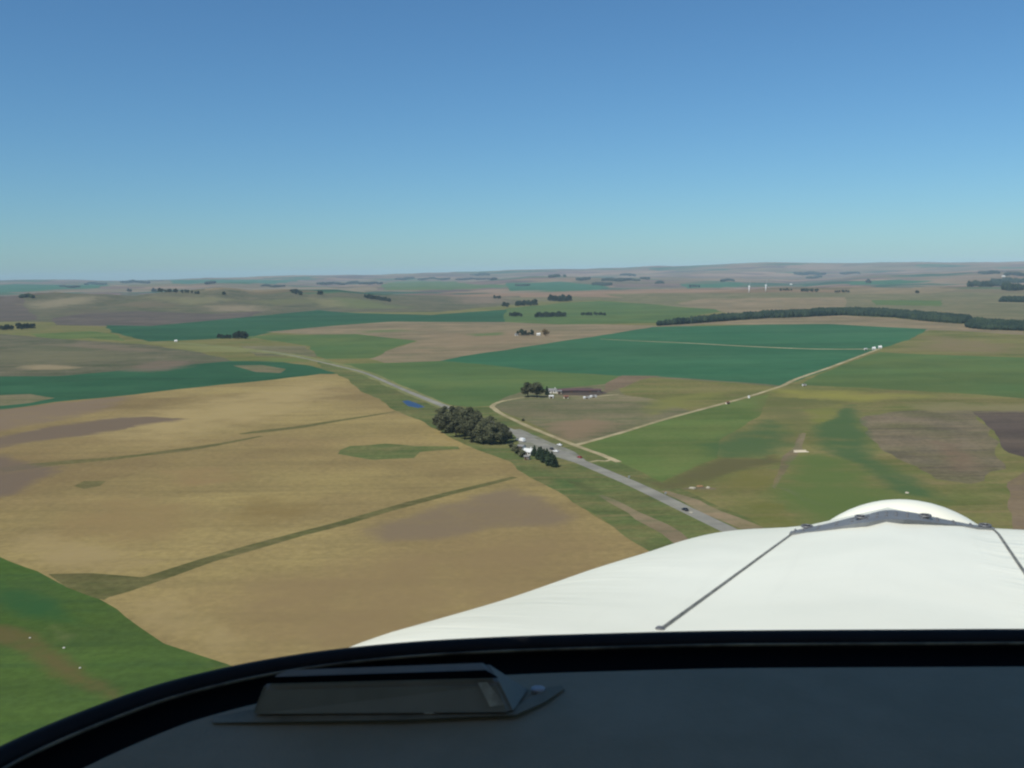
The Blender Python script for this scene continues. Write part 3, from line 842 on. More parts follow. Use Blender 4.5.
for x0, x1, y, hg in [(20, 34, 298, 12), (85, 106, 284.5, 22), (120, 150, 283, 26), (205, 216, 283.5, 20), (315, 345, 284.5, 26), (345, 382, 284, 26), (395, 415, 279.5, 20), (418, 450, 279.5, 22),
                      (455, 500, 279.7, 24), (470, 490, 275.5, 24), (548, 566, 277, 24), (576, 590, 280.3, 26), (592, 612, 285.5, 22), (602, 640, 281, 22), (620, 636, 276, 24), (655, 664, 284, 18), (640, 650, 279, 22),
                      (720, 735, 281.5, 22), (794, 826, 274.6, 30), (806, 822, 278, 24), (840, 860, 274, 26), (866, 871, 283.5, 24), (968, 1010, 286.5, 30), (990, 1030, 283, 30), (1000, 1024, 290.5, 30), (1004, 1024, 275.5, 26), (978, 1000, 274, 22), (60, 80, 287.5, 18), (260, 285, 287, 16), (515, 530, 286, 16)]:
    strip_wood(x0, x1, y, DW, hg)

# ------------------------------------------------------------------ buildings
M_WHITE = simple('white_wall', (216, 214, 204), .8, .2, var=.05)
M_CREAM = simple('cream_wall', (214, 202, 176), .8, .2, var=.08)
M_GREYROOF = simple('grey_roof', (130, 128, 124), .6, .3)
M_WROOF = simple('pale_metal_roof', (204, 204, 198), .5, .4, var=.04)
M_REDROOF = simple('rust_roof', (132, 92, 74), .8, .2)
M_GLASS = simple('window_glass', (30, 34, 40), .15, .5)
M_DOOR = simple('door_paint', (84, 66, 50), .6, .3)
M_DARKROOF = simple('dark_brown_roof', (96, 76, 74), .8, .15)
M_DARKSHED = simple('dark_shed_wall', (78, 70, 66), .8, .2)

def house(name, px, py, w, d, h, rz, wall, roof, label, cat='house', roofh=1.8, group=None, porch=False):
    root = empty(name, at1(px, py), rz)
    bm = bmesh.new()
    v = [bm.verts.new(p) for p in ((-w/2, -d/2, -.3), (w/2, -d/2, -.3), (w/2, d/2, -.3), (-w/2, d/2, -.3), (-w/2, -d/2, h), (w/2, -d/2, h), (w/2, d/2, h), (-w/2, d/2, h), (-w/2, 0, h + roofh), (w/2, 0, h + roofh))]
    for f in ((0, 1, 5, 4), (2, 3, 7, 6), (1, 2, 6, 9, 5), (3, 0, 4, 8, 7)): bm.faces.new([v[i] for i in f])
    mesh_obj('wall', bm, wall, root)
    bm = bmesh.new()
    ov, th = .4, .14
    k = roofh / (d / 2)
    for s in (-1, 1):
        a = [(-w/2 - ov, s * (d/2 + ov), h - ov * k + .02), (w/2 + ov, s * (d/2 + ov), h - ov * k + .02), (w/2 + ov, 0, h + roofh + .02), (-w/2 - ov, 0, h + roofh + .02)]
        lo = [bm.verts.new(p) for p in a]; hi = [bm.verts.new((p[0], p[1], p[2] + th)) for p in a]
        bm.faces.new(lo); bm.faces.new(hi[::-1])
        for i in range(4): bm.faces.new((lo[i], lo[(i + 1) % 4], hi[(i + 1) % 4], hi[i]))
    bmesh.ops.recalc_face_normals(bm, faces=bm.faces)
    rf = mesh_obj('roof', bm, roof, root)
    if cat == 'house':
        bm = bmesh.new(); box(bm, (w * .3, d * .12, h + roofh + .3), (.7, .7, 1.6)); mesh_obj('chimney', bm, wall, rf)
    bm = bmesh.new(); box(bm, (0, -d/2 - .03, 1.0), (1.0 if cat == 'house' else 2.8, .08, 2.1 if cat == 'house' else 2.6)); mesh_obj('door', bm, M_DOOR, root)
    for x in ((-w * .3, w * .3) if cat == 'house' else (w * .38,)):
        for s in (-1, 1):
            bm = bmesh.new(); box(bm, (x, s * (d/2 + .02), 1.55), (1.3, .06, 1.1))
            wd = mesh_obj('window', bm, M_GLASS, root)
            fr = bmesh.new()
            for dx, dz, sx, sz in ((0, .6, 1.5, .1), (0, -.6, 1.5, .1), (-.7, 0, .1, 1.1), (.7, 0, .1, 1.1)): box(fr, (x + dx, s * (d/2 + .04), 1.55 + dz), (sx, .1, sz))
            mesh_obj('frame', fr, M_WHITE, wd)
    tag(root, label, cat, group)
    return root

house('house', 528.5, 455, 6, 4.4, 2.6, R(-35), M_WHITE, M_WROOF, 'bright white roadside house between the bushes and the conifers')
house('shed', 521.5, 449.5, 4.5, 3.5, 2.6, R(-35), M_WHITE, M_GREYROOF, 'small pale shed on the gravel yard left of the white roadside house', 'shed', .8)
house('shed', 527, 459.5, 3, 2.6, 2.2, R(-20), M_CREAM, M_GREYROOF, 'tiny cream shed in front of the white roadside house', 'shed', .6)
house('house', 552.5, 392.8, 8.5, 6, 2.6, R(-8), M_WHITE, M_GREYROOF, 'white farmhouse right of the big farmyard trees')
house('shed', 551.5, 398, 4, 3, 1.9, R(-12), M_WHITE, M_WROOF, 'white shed with pale roof in front of the farmhouse', 'shed', .9)
house('shed', 559, 393.5, 5, 4, 2.6, R(5), M_CREAM, M_GREYROOF, 'grey-roofed shed just right of the farmhouse', 'shed', .8)
house('shed', 566, 398.4, 4.5, 3.4, 2.2, R(0), M_CREAM, M_REDROOF, 'small tan shed right of the white farmyard shed', 'shed', .7)
house('barn', 586.5, 398.5, 6, 2.6, 1.3, R(12), M_WHITE, M_WROOF, 'long white-roofed barn at the right end of the farmyard, left of the two', 'barn', .8)
house('barn', 593.2, 397.4, 6, 2.6, 1.3, R(14), M_WHITE, M_WROOF, 'long white-roofed barn at the right end of the farmyard, right of the two', 'barn', .8)
house('cattle_shed', 571, 392.5, 26, 8, 2.6, R(4), M_DARKSHED, M_DARKROOF, 'long low dark brown shed on the bare yard right of the farmhouse', 'shed', 1.2)
house('cattle_shed', 590, 392.3, 22, 8, 2.4, R(-2), M_DARKSHED, M_DARKROOF, 'long low dark brown shed at the right end of the bare farmyard', 'shed', 1.1)
house('house', 516.5, 335.6, 6, 4.5, 2.6, R(10), M_WHITE, M_GREYROOF, 'white house at the left end of the remote farmstead')
house('house', 538.7, 335.6, 7, 5, 3.2, R(-15), M_WHITE, M_WROOF, 'white house left of the rust-brown tree at the remote farmstead')
house('house', 873.8, 349.5, 4.4, 3.2, 1.9, R(-10), M_WHITE, M_WROOF, 'white house at the track corner by the crop edge, left of the two')
house('house', 880, 348.4, 4.6, 3.4, 2.1, R(-10), M_WHITE, M_WROOF, 'white house at the track corner by the crop edge, right of the two')
house('shed', 865.5, 350, 4, 3, 1.8, R(5), M_CREAM, M_WROOF, 'small pale shed left of the two white houses at the track corner', 'shed', .8)
house('shed', 804, 386, 3.4, 2.2, 1.3, R(10), M_WHITE, M_WROOF, 'lone white shed at the corner of the right green crop', 'shed', .7)
house('shed', 727.5, 404.0, 3, 2.6, 1.6, R(20), M_CREAM, M_REDROOF, 'small reddish shed beside the long straight dirt track', 'shed', .7)
house('house', 176, 342, 5, 4, 2.2, R(5), M_CREAM, M_WROOF, 'lone white house on the pasture left of the thick tree clump')
house('house', 791, 284.8, 16, 10, 6, R(5), M_WHITE, M_WROOF, 'tiny white house on the far plain right of the wind turbines', 'house', 4)
house('house', 1003.5, 277, 22, 14, 8, R(5), M_WHITE, M_WROOF, 'tiny white house on the far ridge near the right picture edge', 'house', 5)

# water tank by the track
tk = empty('water_tank', at1(749, 398))
bm = bmesh.new()
tube(bm, [(0, 0, -.2), (0, 0, 2.2), (0, 0, 2.35)], [1.1, 1.1, 1.0], 20); mesh_obj('tank', bm, M_WHITE, tk, False)
bm = bmesh.new(); tube(bm, [(0, 0, 2.35), (0, 0, 2.75)], [1.0, .15], 20); mesh_obj('lid', bm, M_GREYROOF, tk)
tag(tk, 'small round white water tank beside the long straight dirt track', 'tank')
# trough on the bare path
tr = empty('water_trough', at1(800, 451.3), R(4))
bm = bmesh.new()
for c, s in (((0, -.9, .3), (8, .25, .9)), ((0, .9, .3), (8, .25, .9)), ((-3.9, 0, .3), (.25, 1.55, .9)), ((3.9, 0, .3), (.25, 1.55, .9)), ((0, 0, -.05), (7.5, 1.55, .3))): box(bm, c, s)
mesh_obj('basin', bm, M_CREAM, tr)
bm = bmesh.new(); box(bm, (0, -2.4, -.02), (10, 2.6, .22)); mesh_obj('apron', bm, M_CREAM, tr)
tag(tr, 'pale concrete trough at the head of the bare brown path', 'trough')

# ------------------------------------------------------------------ vehicles
M_TYRE = simple('tyre_rubber', (30, 30, 30), .9, .1)
M_RIM = simple('wheel_rim', (170, 172, 174), .4, .5)
M_LAMP = simple('headlamp', (220, 220, 210), .2, .5)
M_CARG = simple('car_glass', (26, 30, 36), .1, .5)
PAINT = {k: simple('paint_' + k, c, .3, .5, var=.02) for k, c in {'white': (238, 238, 234), 'black': (26, 26, 30), 'red': (150, 50, 40), 'grey': (120, 124, 130)}.items()}

def wheel(parent, x, y, r_=.33):
    bm = bmesh.new(); tube(bm, [(x - .11, y, r_), (x + .11, y, r_)], r_, 14)
    w = mesh_obj('wheel', bm, M_TYRE, parent)
    bm = bmesh.new(); tube(bm, [(x - .125, y, r_), (x + .125, y, r_)], r_ * .6, 12); mesh_obj('rim', bm, M_RIM, w)

def car(px, py, rz, paint, label, name='parked_car', lift=0.0):
    p = at1(px, py); p.z += .02
    root = empty(name, p, rz)
    prof = [(-2.1, .32), (2.05, .32), (2.15, .62), (1.95, .82), (1.05, .92), (.45, 1.42), (-1.1, 1.46), (-1.75, .98), (-2.15, .9), (-2.2, .55)]
    bm = bmesh.new()
    L_, R_ = [], []
    for y, z in prof:
        s = .86 if z < 1.1 else .66
        L_.append(bm.verts.new((-s, y, z))); R_.append(bm.verts.new((s, y, z)))
    n = len(prof)
    for i in range(n): bm.faces.new((L_[i], L_[(i + 1) % n], R_[(i + 1) % n], R_[i]))
    bm.faces.new(L_); bm.faces.new(R_[::-1])
    bmesh.ops.recalc_face_normals(bm, faces=bm.faces)
    bmesh.ops.bevel(bm, geom=list(bm.edges), offset=.05, segments=2, affect='EDGES')
    body = mesh_obj('body', bm, PAINT[paint], root, True)
    bm = bmesh.new()
    def quad(ps): bm.faces.new([bm.verts.new(q) for q in ps])
    quad([(-.68, 1.02, .97), (.68, 1.02, .97), (.58, .52, 1.4), (-.58, .52, 1.4)])
    mesh_obj('windscreen', bm, M_CARG, root)
    bm = bmesh.new()
    quad([(.68, -1.77, 1.02), (-.68, -1.77, 1.02), (-.58, -1.18, 1.44), (.58, -1.18, 1.44)])
    mesh_obj('rear_window', bm, M_CARG, root)
    for s in (-1, 1):
        bm = bmesh.new()
        quad([(s * .84, .9, 1.0), (s * .84, -1.55, 1.02), (s * .71, -1.05, 1.38), (s * .71, .4, 1.36)])
        mesh_obj('side_window', bm, M_CARG, root)
        for y in (1.35, -1.35): wheel(root, s * .82, y)
        bm = bmesh.new(); box(bm, (s * .62, 2.12, .68), (.34, .1, .16)); mesh_obj('headlight', bm, M_LAMP, root)
    tag(root, label, 'car')
    return root
ra = math.atan2(ROAD[len(ROAD) // 2].y - ROAD[len(ROAD) // 2 + 8].y, ROAD[len(ROAD) // 2].x - ROAD[len(ROAD) // 2 + 8].x) - math.pi / 2
car(559.5, 445.6, ra + .25, 'white', 'white car parked on the far edge of the road opposite the conifers')
car(551.5, 449.6, ra, 'black', 'black car parked on the gravel beside the conifers')
car(555.5, 452, ra + .6, 'white', 'white car parked behind the black car beside the conifers')
car(579.5, 458, ra + .1, 'red', 'red car parked on the far road shoulder near the track spur')
car(685, 510.5, ra, 'black', 'small black car driving on the road nearest the white aircraft nose', 'driving_car')
car(517, 440.5, ra + .1, 'grey', 'grey car parked on the yard between the copse and the van')

def van(px, py, rz, label):
    root = empty('parked_van', at1(px, py), rz)
    bm = bmesh.new(); box(bm, (0, -.8, 1.5), (2.1, 4.6, 2.2), 0, .08); mesh_obj('cargo_box', bm, PAINT['white'], root)
    bm = bmesh.new()
    prof = [(1.55, .4), (3.2, .4), (3.3, 1.1), (2.9, 1.3), (2.3, 2.1), (1.55, 2.15)]
    a = [bm.verts.new((-.98, y, z)) for y, z in prof]; b = [bm.verts.new((.98, y, z)) for y, z in prof]
    for i in range(6): bm.faces.new((a[i], a[(i + 1) % 6], b[(i + 1) % 6], b[i]))
    bm.faces.new(a); bm.faces.new(b[::-1]); bmesh.ops.recalc_face_normals(bm, faces=bm.faces)
    mesh_obj('cab', bm, PAINT['white'], root)
    bm = bmesh.new()
    bm.faces.new([bm.verts.new(q) for q in ((-.85, 2.9, 1.34), (.85, 2.9, 1.34), (.85, 2.36, 2.05), (-.85, 2.36, 2.05))])
    mesh_obj('windscreen', bm, M_CARG, root)
    for s in (-1, 1):
        for y in (2.4, -1.9): wheel(root, s * .95, y, .4)
        bm = bmesh.new(); box(bm, (s * .7, 3.28, .8), (.35, .1, .2)); mesh_obj('headlight', bm, M_LAMP, root)
    tag(root, label, 'van')
van(522, 441.5, ra + .15, 'white box van parked on the yard between the copse and the white house')

# road signs
def sign(px, py, label):
    root = empty('road_sign', at1(px, py), R(40))
    bm = bmesh.new(); tube(bm, [(0, 0, -.2), (0, 0, 2.0)], .05, 8); mesh_obj('post', bm, M_RIM, root)
    bm = bmesh.new(); box(bm, (0, -.07, 1.7), (1.5, .05, 1.0), 0, .02); mesh_obj('panel', bm, M_WHITE, root)
    tag(root, label, 'sign')
sign(629, 479.5, 'small white roadside board on the far verge, nearer the conifers')
sign(665.5, 496, 'small white roadside board on the far verge at the start of the dirt strip')

# rocks and heaps
M_ROCK = simple('pale_rock', (180, 172, 150), .9, .1)
M_WROCK = simple('white_rock', (186, 184, 170), .9, .1, var=.05)
M_SAND = simple('orange_sand', (150, 118, 84), .95, .05)
def rock(name, px, py, s, mat, label, cat, group=None, flat=.6):
    bm = bmesh.new(); bmesh.ops.create_icosphere(bm, subdivisions=3, radius=1)
    off = random.random() * 50
    for v in bm.verts:
        n_ = mnoise.noise(v.co * 1.6 + Vector((off, 0, 0))) * .35 + mnoise.noise(v.co * 4 + Vector((0, off, 0))) * .12
        v.co = v.co * (1 + n_); v.co.z = max(v.co.z, -.45) * flat
        v.co *= s
    o = mesh_obj(name, bm, mat)
    p = at1(px, py); p.z += s * flat * .3
    o.location = p
    tag(o, label, cat, group)
rock('rock', 30, 638, .36, M_WROCK, 'white rock on the left green pasture, leftmost of the three', 'rock', 'white rocks on the left pasture')
rock('rock', 64, 648, .42, M_WROCK, 'white rock on the left green pasture, middle of the three', 'rock', 'white rocks on the left pasture')
rock('rock', 80, 668, .36, M_WROCK, 'white rock on the left green pasture, lowest of the three', 'rock', 'white rocks on the left pasture')
rock('soil_heap', 692, 488.5, 1.9, M_ROCK, 'pale low heap of spoil at the left end of the sandy patch beyond the road', 'heap', 'heaps on the sandy patch', .35)
rock('soil_heap', 700, 486.5, 1.8, M_SAND, 'orange low heap of sand in the middle of the sandy patch beyond the road', 'heap', 'heaps on the sandy patch', .3)
rock('soil_heap', 708, 488, 1.1, M_ROCK, 'pale small heap of spoil at the right end of the sandy patch beyond the road', 'heap', 'heaps on the sandy patch', .6)
rock('rock', 907, 493, 1.0, M_ROCK, 'pale rock in the grassy gully just beyond the aircraft nose', 'rock', None, .5)
rock('rock', 691, 513, .9, M_ROCK, 'pale rock on the road edge just right of the black car', 'rock', None, .5)

# ------------------------------------------------------------------ wind turbines
M_TURB = simple('turbine_white', (244, 244, 242), .5, .3, var=.02)
def turbine(px, py, hub_px, tip_px, rot, label, yaw=80):
    p = at1(px, py)
    d = (p - Vector((0, 0, EYE))).length
    H_ = hub_px / F * d; Rb = tip_px / F * d
    root = empty('wind_turbine', p, R(yaw))
    bm = bmesh.new(); tube(bm, [(0, 0, -1), (0, 0, H_ * .5), (0, 0, H_)], [1.9, 1.5, 1.1], 14); mesh_obj('tower', bm, M_TURB, root, True)
    bm = bmesh.new(); box(bm, (0, .8, H_ + .8), (2.4, 6, 2.4), 0, .4); mesh_obj('nacelle', bm, M_TURB, root)
    bm = bmesh.new(); tube(bm, [(0, -2.7, H_ + .8), (0, -3.6, H_ + .8), (0, -4.6, H_ + .8)], [1.3, 1.4, .3], 12); hb = mesh_obj('hub', bm, M_TURB, root, True)
    for k in range(3):
        a = rot + k * 2.0944
        dr = Vector((math.sin(a), 0, math.cos(a))); side = Vector((math.cos(a), 0, -math.sin(a)))
        c0 = Vector((0, -3.6, H_ + .8))
        bm = bmesh.new()
        rings = []
        for s, w in ((.02, .6), (.15, 1.3), (.5, .9), (1.0, .25)):
            c = c0 + dr * Rb * s
            rings.append([bm.verts.new(c + side * w), bm.verts.new(c + Vector((0, -.3 * w, 0))), bm.verts.new(c - side * w), bm.verts.new(c + Vector((0, .3 * w, 0)))])
        for q1, q2 in zip(rings, rings[1:]):
            for i in range(4): bm.faces.new((q1[i], q1[(i + 1) % 4], q2[(i + 1) % 4], q2[i]))
        bm.faces.new(rings[-1]); bm.faces.new(rings[0][::-1])
        bmesh.ops.recalc_face_normals(bm, faces=bm.faces)
        mesh_obj('blade', bm, M_TURB, root)
    tag(root, label, 'wind turbine', 'wind turbines on the far plain')
turbine(749, 292.4, 6.0, 5.0, .06, 'white wind turbine on the far plain, left of the two')
turbine(765.7, 291.5, 6.2, 5.8, 0., 'white wind turbine on the far plain, right of the two and slightly taller', 62)

# ------------------------------------------------------------------ the aircraft
YAW = R(21.3)                     # its heading lies right of the view
plane = empty('light_aircraft', (0, 0, EYE), -YAW)
tag(plane, 'white nose of a light aircraft seen over its dark dashboard and windscreen rim', 'aircraft')
cy, sy = math.cos(YAW), math.sin(YAW)
def to_ac(P):                     # world offset from the eye -> (right, forward, up) of the aircraft
    P = np.asarray(P, float)
    return np.stack([P[..., 0] * cy - P[..., 1] * sy, P[..., 1] * cy + P[..., 0] * sy, P[..., 2]], -1)
def deck(px, py, w):              # point at height w below the eye
    d = ray([px], [py])[0]
    return Vector(to_ac(d * (w / d[2])))
def fwd(px, py, v):               # point at distance v ahead of the eye
    d = to_ac(ray([px], [py])[0])
    return Vector(d * (v / d[1]))

def paint_white():
    t = NT('cowl_paint')
    obj = t.n('ShaderNodeTexCoord').outputs['Object']
    n = t.remap(t.noise(3.0, 5, .6, obj), .3, .7)
    c = t.mix(n, (.80, .79, .64), (.86, .85, .695))
    sp = t.remap(t.noise(160., 2, .5, obj), .70, .80)
    c = t.mix(t.math('MULTIPLY', sp, .25), c, (.45, .43, .36))
    ms = t.n('ShaderNodeMapping'); t.link(obj, ms.inputs['Vector']); ms.inputs['Scale'].default_value = (38, 1.6, 6)
    gr = t.remap(t.noise(1., 5, .65, ms.outputs[0]), .55, .85)
    c = t.mix(t.math('MULTIPLY', gr, .16), c, (.55, .53, .43))
    gl = t.remap(t.noise(2.2, 4, .6, obj), .45, .7)
    c = t.mix(t.math('MULTIPLY', gl, .12), c, (.62, .62, .53))
    m = t.finish(c, .42, .28)
    b = t.bsdf
    b.inputs['Coat Weight'].default_value = .12
    b.inputs['Coat Roughness'].default_value = .18
    mp = t.n('ShaderNodeMapping'); t.link(obj, mp.inputs['Vector']); mp.inputs['Scale'].default_value = (5, 34, 5)
    sx = t.n('ShaderNodeSeparateXYZ'); t.link(obj, sx.inputs[0])
    cz = t.math('MULTIPLY', t.noise(1., 3, .6, mp.outputs[0]), t.math('ADD', t.remap(sx.outputs[0], .08, .16), t.remap(sx.outputs[0], -.2, -.4, 0, .5)))
    b2 = t.n('ShaderNodeBump'); b2.inputs['Strength'].default_value = .9; b2.inputs['Distance'].default_value = .006
    t.link(cz, b2.inputs['Height'])
    bp = t.n('ShaderNodeBump'); bp.inputs['Strength'].default_value = .16; bp.inputs['Distance'].default_value = .03
    t.link(b2.outputs[0], bp.inputs['Normal'])
    t.link(t.noise(4., 2, .5, obj), bp.inputs['Height']); t.link(bp.outputs[0], b.inputs['Normal'])
    return m
M_COWL = paint_white()
M_STRIP = simple('bare_metal_band', (118, 122, 124), .6, .35, .1, .10, 25)
M_HINGE = simple('hinge_metal', (158, 157, 146), .5, .4, .2, .2, 90)
M_KNUCKLE = simple('worn_hinge_metal', (134, 134, 126), .5, .4, .1, .3, 60)
M_FAST = simple('fastener_steel', (112, 114, 116), .5, .4, .3)
M_DARKFAST = simple('fastener_slot', (40, 42, 44), .6, .3)
M_RUBBER = simple('black_rubber', (24, 23, 24), .7, .25, var=.2, scale=30)
M_BLACK = simple('matt_black_trim', (10, 11, 12), .95, .05)
M_EDGE_GLINT = simple('screen_edge_glint', (130, 124, 100), .4, .4, 0, .4, 25)  # pale tone stands in for light caught along the glass edge
M_VENT = simple('dark_plastic', (124, 126, 118), .55, .25, var=.1, scale=20)
M_SLOT = simple('vent_slot_black', (6, 6, 6), .9, .05)
M_LINER = simple('cabin_bounce_lining', (176, 176, 172), .9, .1)  # kept pale to bounce light onto the dashboard
def vinyl():
    t = NT('dash_vinyl')
    obj = t.n('ShaderNodeTexCoord').outputs['Object']
    n = t.remap(t.noise(14., 6, .65, obj), .3, .7)
    c = t.mix(n, lin((133, 129, 108)), lin((143, 138, 117)))
    bp = t.n('ShaderNodeBump'); bp.inputs['Strength'].default_value = .25; bp.inputs['Distance'].default_value = .002
    t.link(t.noise(420., 3, .5, obj), bp.inputs['Height']); t.link(bp.outputs[0], t.bsdf.inputs['Normal'])
    return t.finish(c, .75, .25)
M_VINYL = vinyl()

# cowling: top surface w(u, v)
def interp(v, xs, ys): return float(np.interp(v, xs, ys))
def smooth_interp(v, xs, ys):
    return sum(interp(v + k * .03, xs, ys) for k in (-2, -1, 0, 1, 2)) / 5
CV = [.70, .80, 1.04, 1.30, 1.445, 1.57, 1.64, 1.72, 1.80, 1.86]
CW = [-.29, -.305, -.340, -.366, -.380, -.393, -.402, -.420, -.460, -.52]
CB = [.515, .507, .49, .457, .42, .40, .385, .36, .32, .29]
def bank(v): return interp(v, [.8, 1.6], [.0, .075])
U0 = -.012
def cowl_w(u, v):
    B = smooth_interp(v, CV, CB); w0 = smooth_interp(v, CV, CW)
    q = min(.9999, abs(u - U0) / B)
    n = 5.5
    prof = (1 - q ** n) ** (1 / n)
    hh = .30 + .012 * q * q
    bulge = interp(v, [.7, 1.0, 1.55], [.008, .016, .034]) * math.exp(-((u - U0) / .085) ** 2)
    return w0 - hh * (1 - prof) + bulge + bank(v) * (u - U0)
bm = bmesh.new()
rows = []
NV, NU = 60, 72
for i in range(NV):
    v = .70 + (1.86 - .70) * i / (NV - 1)
    B = smooth_interp(v, CV, CB)
    rr = []
    for j in range(NU + 1):
        th = math.pi * j / NU
        u = U0 - B * math.copysign(abs(math.cos(th)) ** (2 / 5.5), math.cos(th)) * .9995
        rr.append(bm.verts.new((u, v, cowl_w(u, v))))
    rows.append(rr)
for a, b in zip(rows, rows[1:]):
    for j in range(NU): bm.faces.new((a[j], a[j + 1], b[j + 1], b[j]))
# rounded front face down to the chin
front = rows[-1]
last = front
for k, (sc, dv, dz) in enumerate(((.97, .03, -.03), (.90, .05, -.08), (.75, .06, -.16))):
    nw = [bm.verts.new((U0 + (p.co.x - U0) * sc, 1.86 + dv, min(p.co.z, -.5) + dz)) for p in front]
    for j in range(NU): bm.faces.new((last[j], last[j + 1], nw[j + 1], nw[j]))
    last = nw
bmesh.ops.recalc_face_normals(bm, faces=bm.faces)
cowl = mesh_obj('cowling', bm, M_COWL, plane, True)
sm = cowl.modifiers.new('thickness', 'SOLIDIFY'); sm.thickness = .003; sm.offset = -1

# nose dome ahead of the band
bm = bmesh.new()
bmesh.ops.create_uvsphere(bm, u_segments=64, v_segments=40, radius=1)
DC = Vector((U0 + .03, 1.80, -.63)); DA = (.215, .17, .238)
for v_ in bm.verts: v_.co = Vector((v_.co.x * DA[0], v_.co.y * DA[1], v_.co.z * DA[2])) + DC
mesh_obj('nose_dome', bm, M_COWL, plane, True)

def on_cowl(px, py):
    """where the line of sight through a photo position meets the cowling skin"""
    d = to_ac(ray([px], [py])[0])
    best = None
    for k in range(700):
        v = .75 + k * .0016
        u = d[0] * v / d[1]; w = d[2] * v / d[1]
        B = smooth_interp(v, CV, CB)
        if abs(u - U0) < B * .98 and cowl_w(u, v) > w:
            return Vector((u, v, cowl_w(u, v)))
    return fwd(px, py, 1.62)
def drape(pts_px, n=40):
    P = [on_cowl(*p) for p in pts_px]
    out = []
    for k in range(n):
        s = k / (n - 1) * (len(P) - 1); i = min(int(s), len(P) - 2); t = s - i
        p = P[i].lerp(P[i + 1], t)
        p.z = cowl_w(p.x, p.y)
        out.append(p)
    return out
def strip(name, mat, path, width, lift, parent, across=None, thick=.003):
    bm = bmesh.new()
    A, Bv = [], []
    for i, p in enumerate(path):
        t = (path[min(i + 1, len(path) - 1)] - path[max(i - 1, 0)]).normalized()
        n_ = Vector((-t.y, t.x, 0)).normalized() if across is None else Vector(across)
        w = width(i / (len(path) - 1)) if callable(width) else width
        for s, lst in ((-1, A), (1, Bv)):
            q = p + n_ * s * w / 2
            z = cowl_w(q.x, q.y)
            lst.append((bm.verts.new((q.x, q.y, z - .002)), bm.verts.new((q.x, q.y, z + lift))))
    for i in range(len(path) - 1):
        bm.faces.new((A[i][1], A[i + 1][1], Bv[i + 1][1], Bv[i][1]))
        bm.faces.new((A[i][0], A[i + 1][0], A[i + 1][1], A[i][1]))
        bm.faces.new((Bv[i][0], Bv[i + 1][0], Bv[i + 1][1], Bv[i][1]))
    bmesh.ops.recalc_face_normals(bm, faces=bm.faces)
    return mesh_obj(name, bm, mat, parent)
def hinge(pts_px):
    path = drape(pts_px, 60)
    h_ = strip('hinge', M_HINGE, path, .0045, .0006, plane)
    bm = bmesh.new()
    for i in range(0, len(path) - 1, 1):
        a, b = path[i], path[i].lerp(path[i + 1], .78)
        up = Vector((0, 0, .0004))
        tube(bm, [a + up, b + up], .0017, 8)
    mesh_obj('hinge_knuckles', bm, M_KNUCKLE, h_)
hinge([(661 + 130 * k / 12, 630 - 95 * k / 12) for k in range(13)])
hinge([(993 + 65 * k / 12, 526.5 + 95.5 * k / 12) for k in range(13)])
band_px = [(790, 534.5), (807, 531.5), (840, 525.5), (868, 520.5), (885, 517), (903, 517.5), (930, 521), (960, 524), (994, 528)]
bpath = drape(band_px, 60)
band = strip('metal_band', M_STRIP, bpath, lambda s: .022 + .046 * min(1, math.sin(math.pi * min(max(s, 0), 1)) * 1.8) + .022 * math.exp(-((s - .52) / .16) ** 2),   .0035, plane, (0, 1, 0))
for px, py in ((807, 530), (861, 521), (925, 519.5), (985, 526)):
    p = on_cowl(px, py); z = cowl_w(p.x, p.y)
    bm = bmesh.new()
    ring = [(p.x + .0075 * math.cos(a), p.y + .0075 * math.sin(a), z + .006) for a in np.linspace(0, 2 * math.pi, 25)]
    tube(bm, ring, .0018, 8, False)
    fb = mesh_obj('fastener', bm, M_FAST, band, True)
    bm = bmesh.new()
    tube(bm, [(p.x, p.y, z + .002), (p.x, p.y, z + .0055)], .005, 16)
    box(bm, (p.x, p.y, z + .006), (.009, .002, .003), .6)
    mesh_obj('stud', bm, M_DARKFAST, band)
for px, py in ((660, 629.5),):
    p = on_cowl(px, py); z = cowl_w(p.x, p.y)
    bm = bmesh.new(); tube(bm, [(p.x, p.y, z - .001), (p.x, p.y, z + .0012), (p.x, p.y, z + .0022)], [.0042, .0042, .003], 16)
    mesh_obj('fastener', bm, M_FAST, cowl)
bm = bmesh.new()
for i in range(2, 58, 4):
    p = bpath[i]
    for dv in (-.013, .013):
        z = cowl_w(p.x, p.y + dv)
        tube(bm, [(p.x, p.y + dv, z + .003), (p.x, p.y + dv, z + .0055)], [.0026, .0016], 7)
mesh_obj('rivets', bm, M_FAST, band)

# windscreen rim, trim and dashboard
WD = -.272
rim_px = [(-90, 800), (-40, 772), (0, 750), (60, 723.5), (130, 697), (180, 682), (240, 668), (300, 657.5), (360, 650), (430, 644), (520, 639.5), (600, 637), (700, 634.5), (800, 633.5), (903, 633), (1024, 632.5), (1120, 634), (1220, 642), (1330, 664), (1420, 700), (1500, 760)]
RP = [deck(x, y, WD) for x, y in rim_px]
def smooth_path(P, k=6):
    out = []
    for i in range(len(P) - 1):
        p0_, p1_, p2_, p3_ = P[max(i - 1, 0)], P[i], P[i + 1], P[min(i + 2, len(P) - 1)]
        for j in range(k):
            s = j / k
            out.append(.5 * ((2 * p1_) + (p2_ - p0_) * s + (2 * p0_ - 5 * p1_ + 4 * p2_ - p3_) * s * s + (3 * p1_ - p0_ - 3 * p2_ + p3_) * s ** 3))
    out.append(P[-1]); return out
rim = smooth_path(RP)
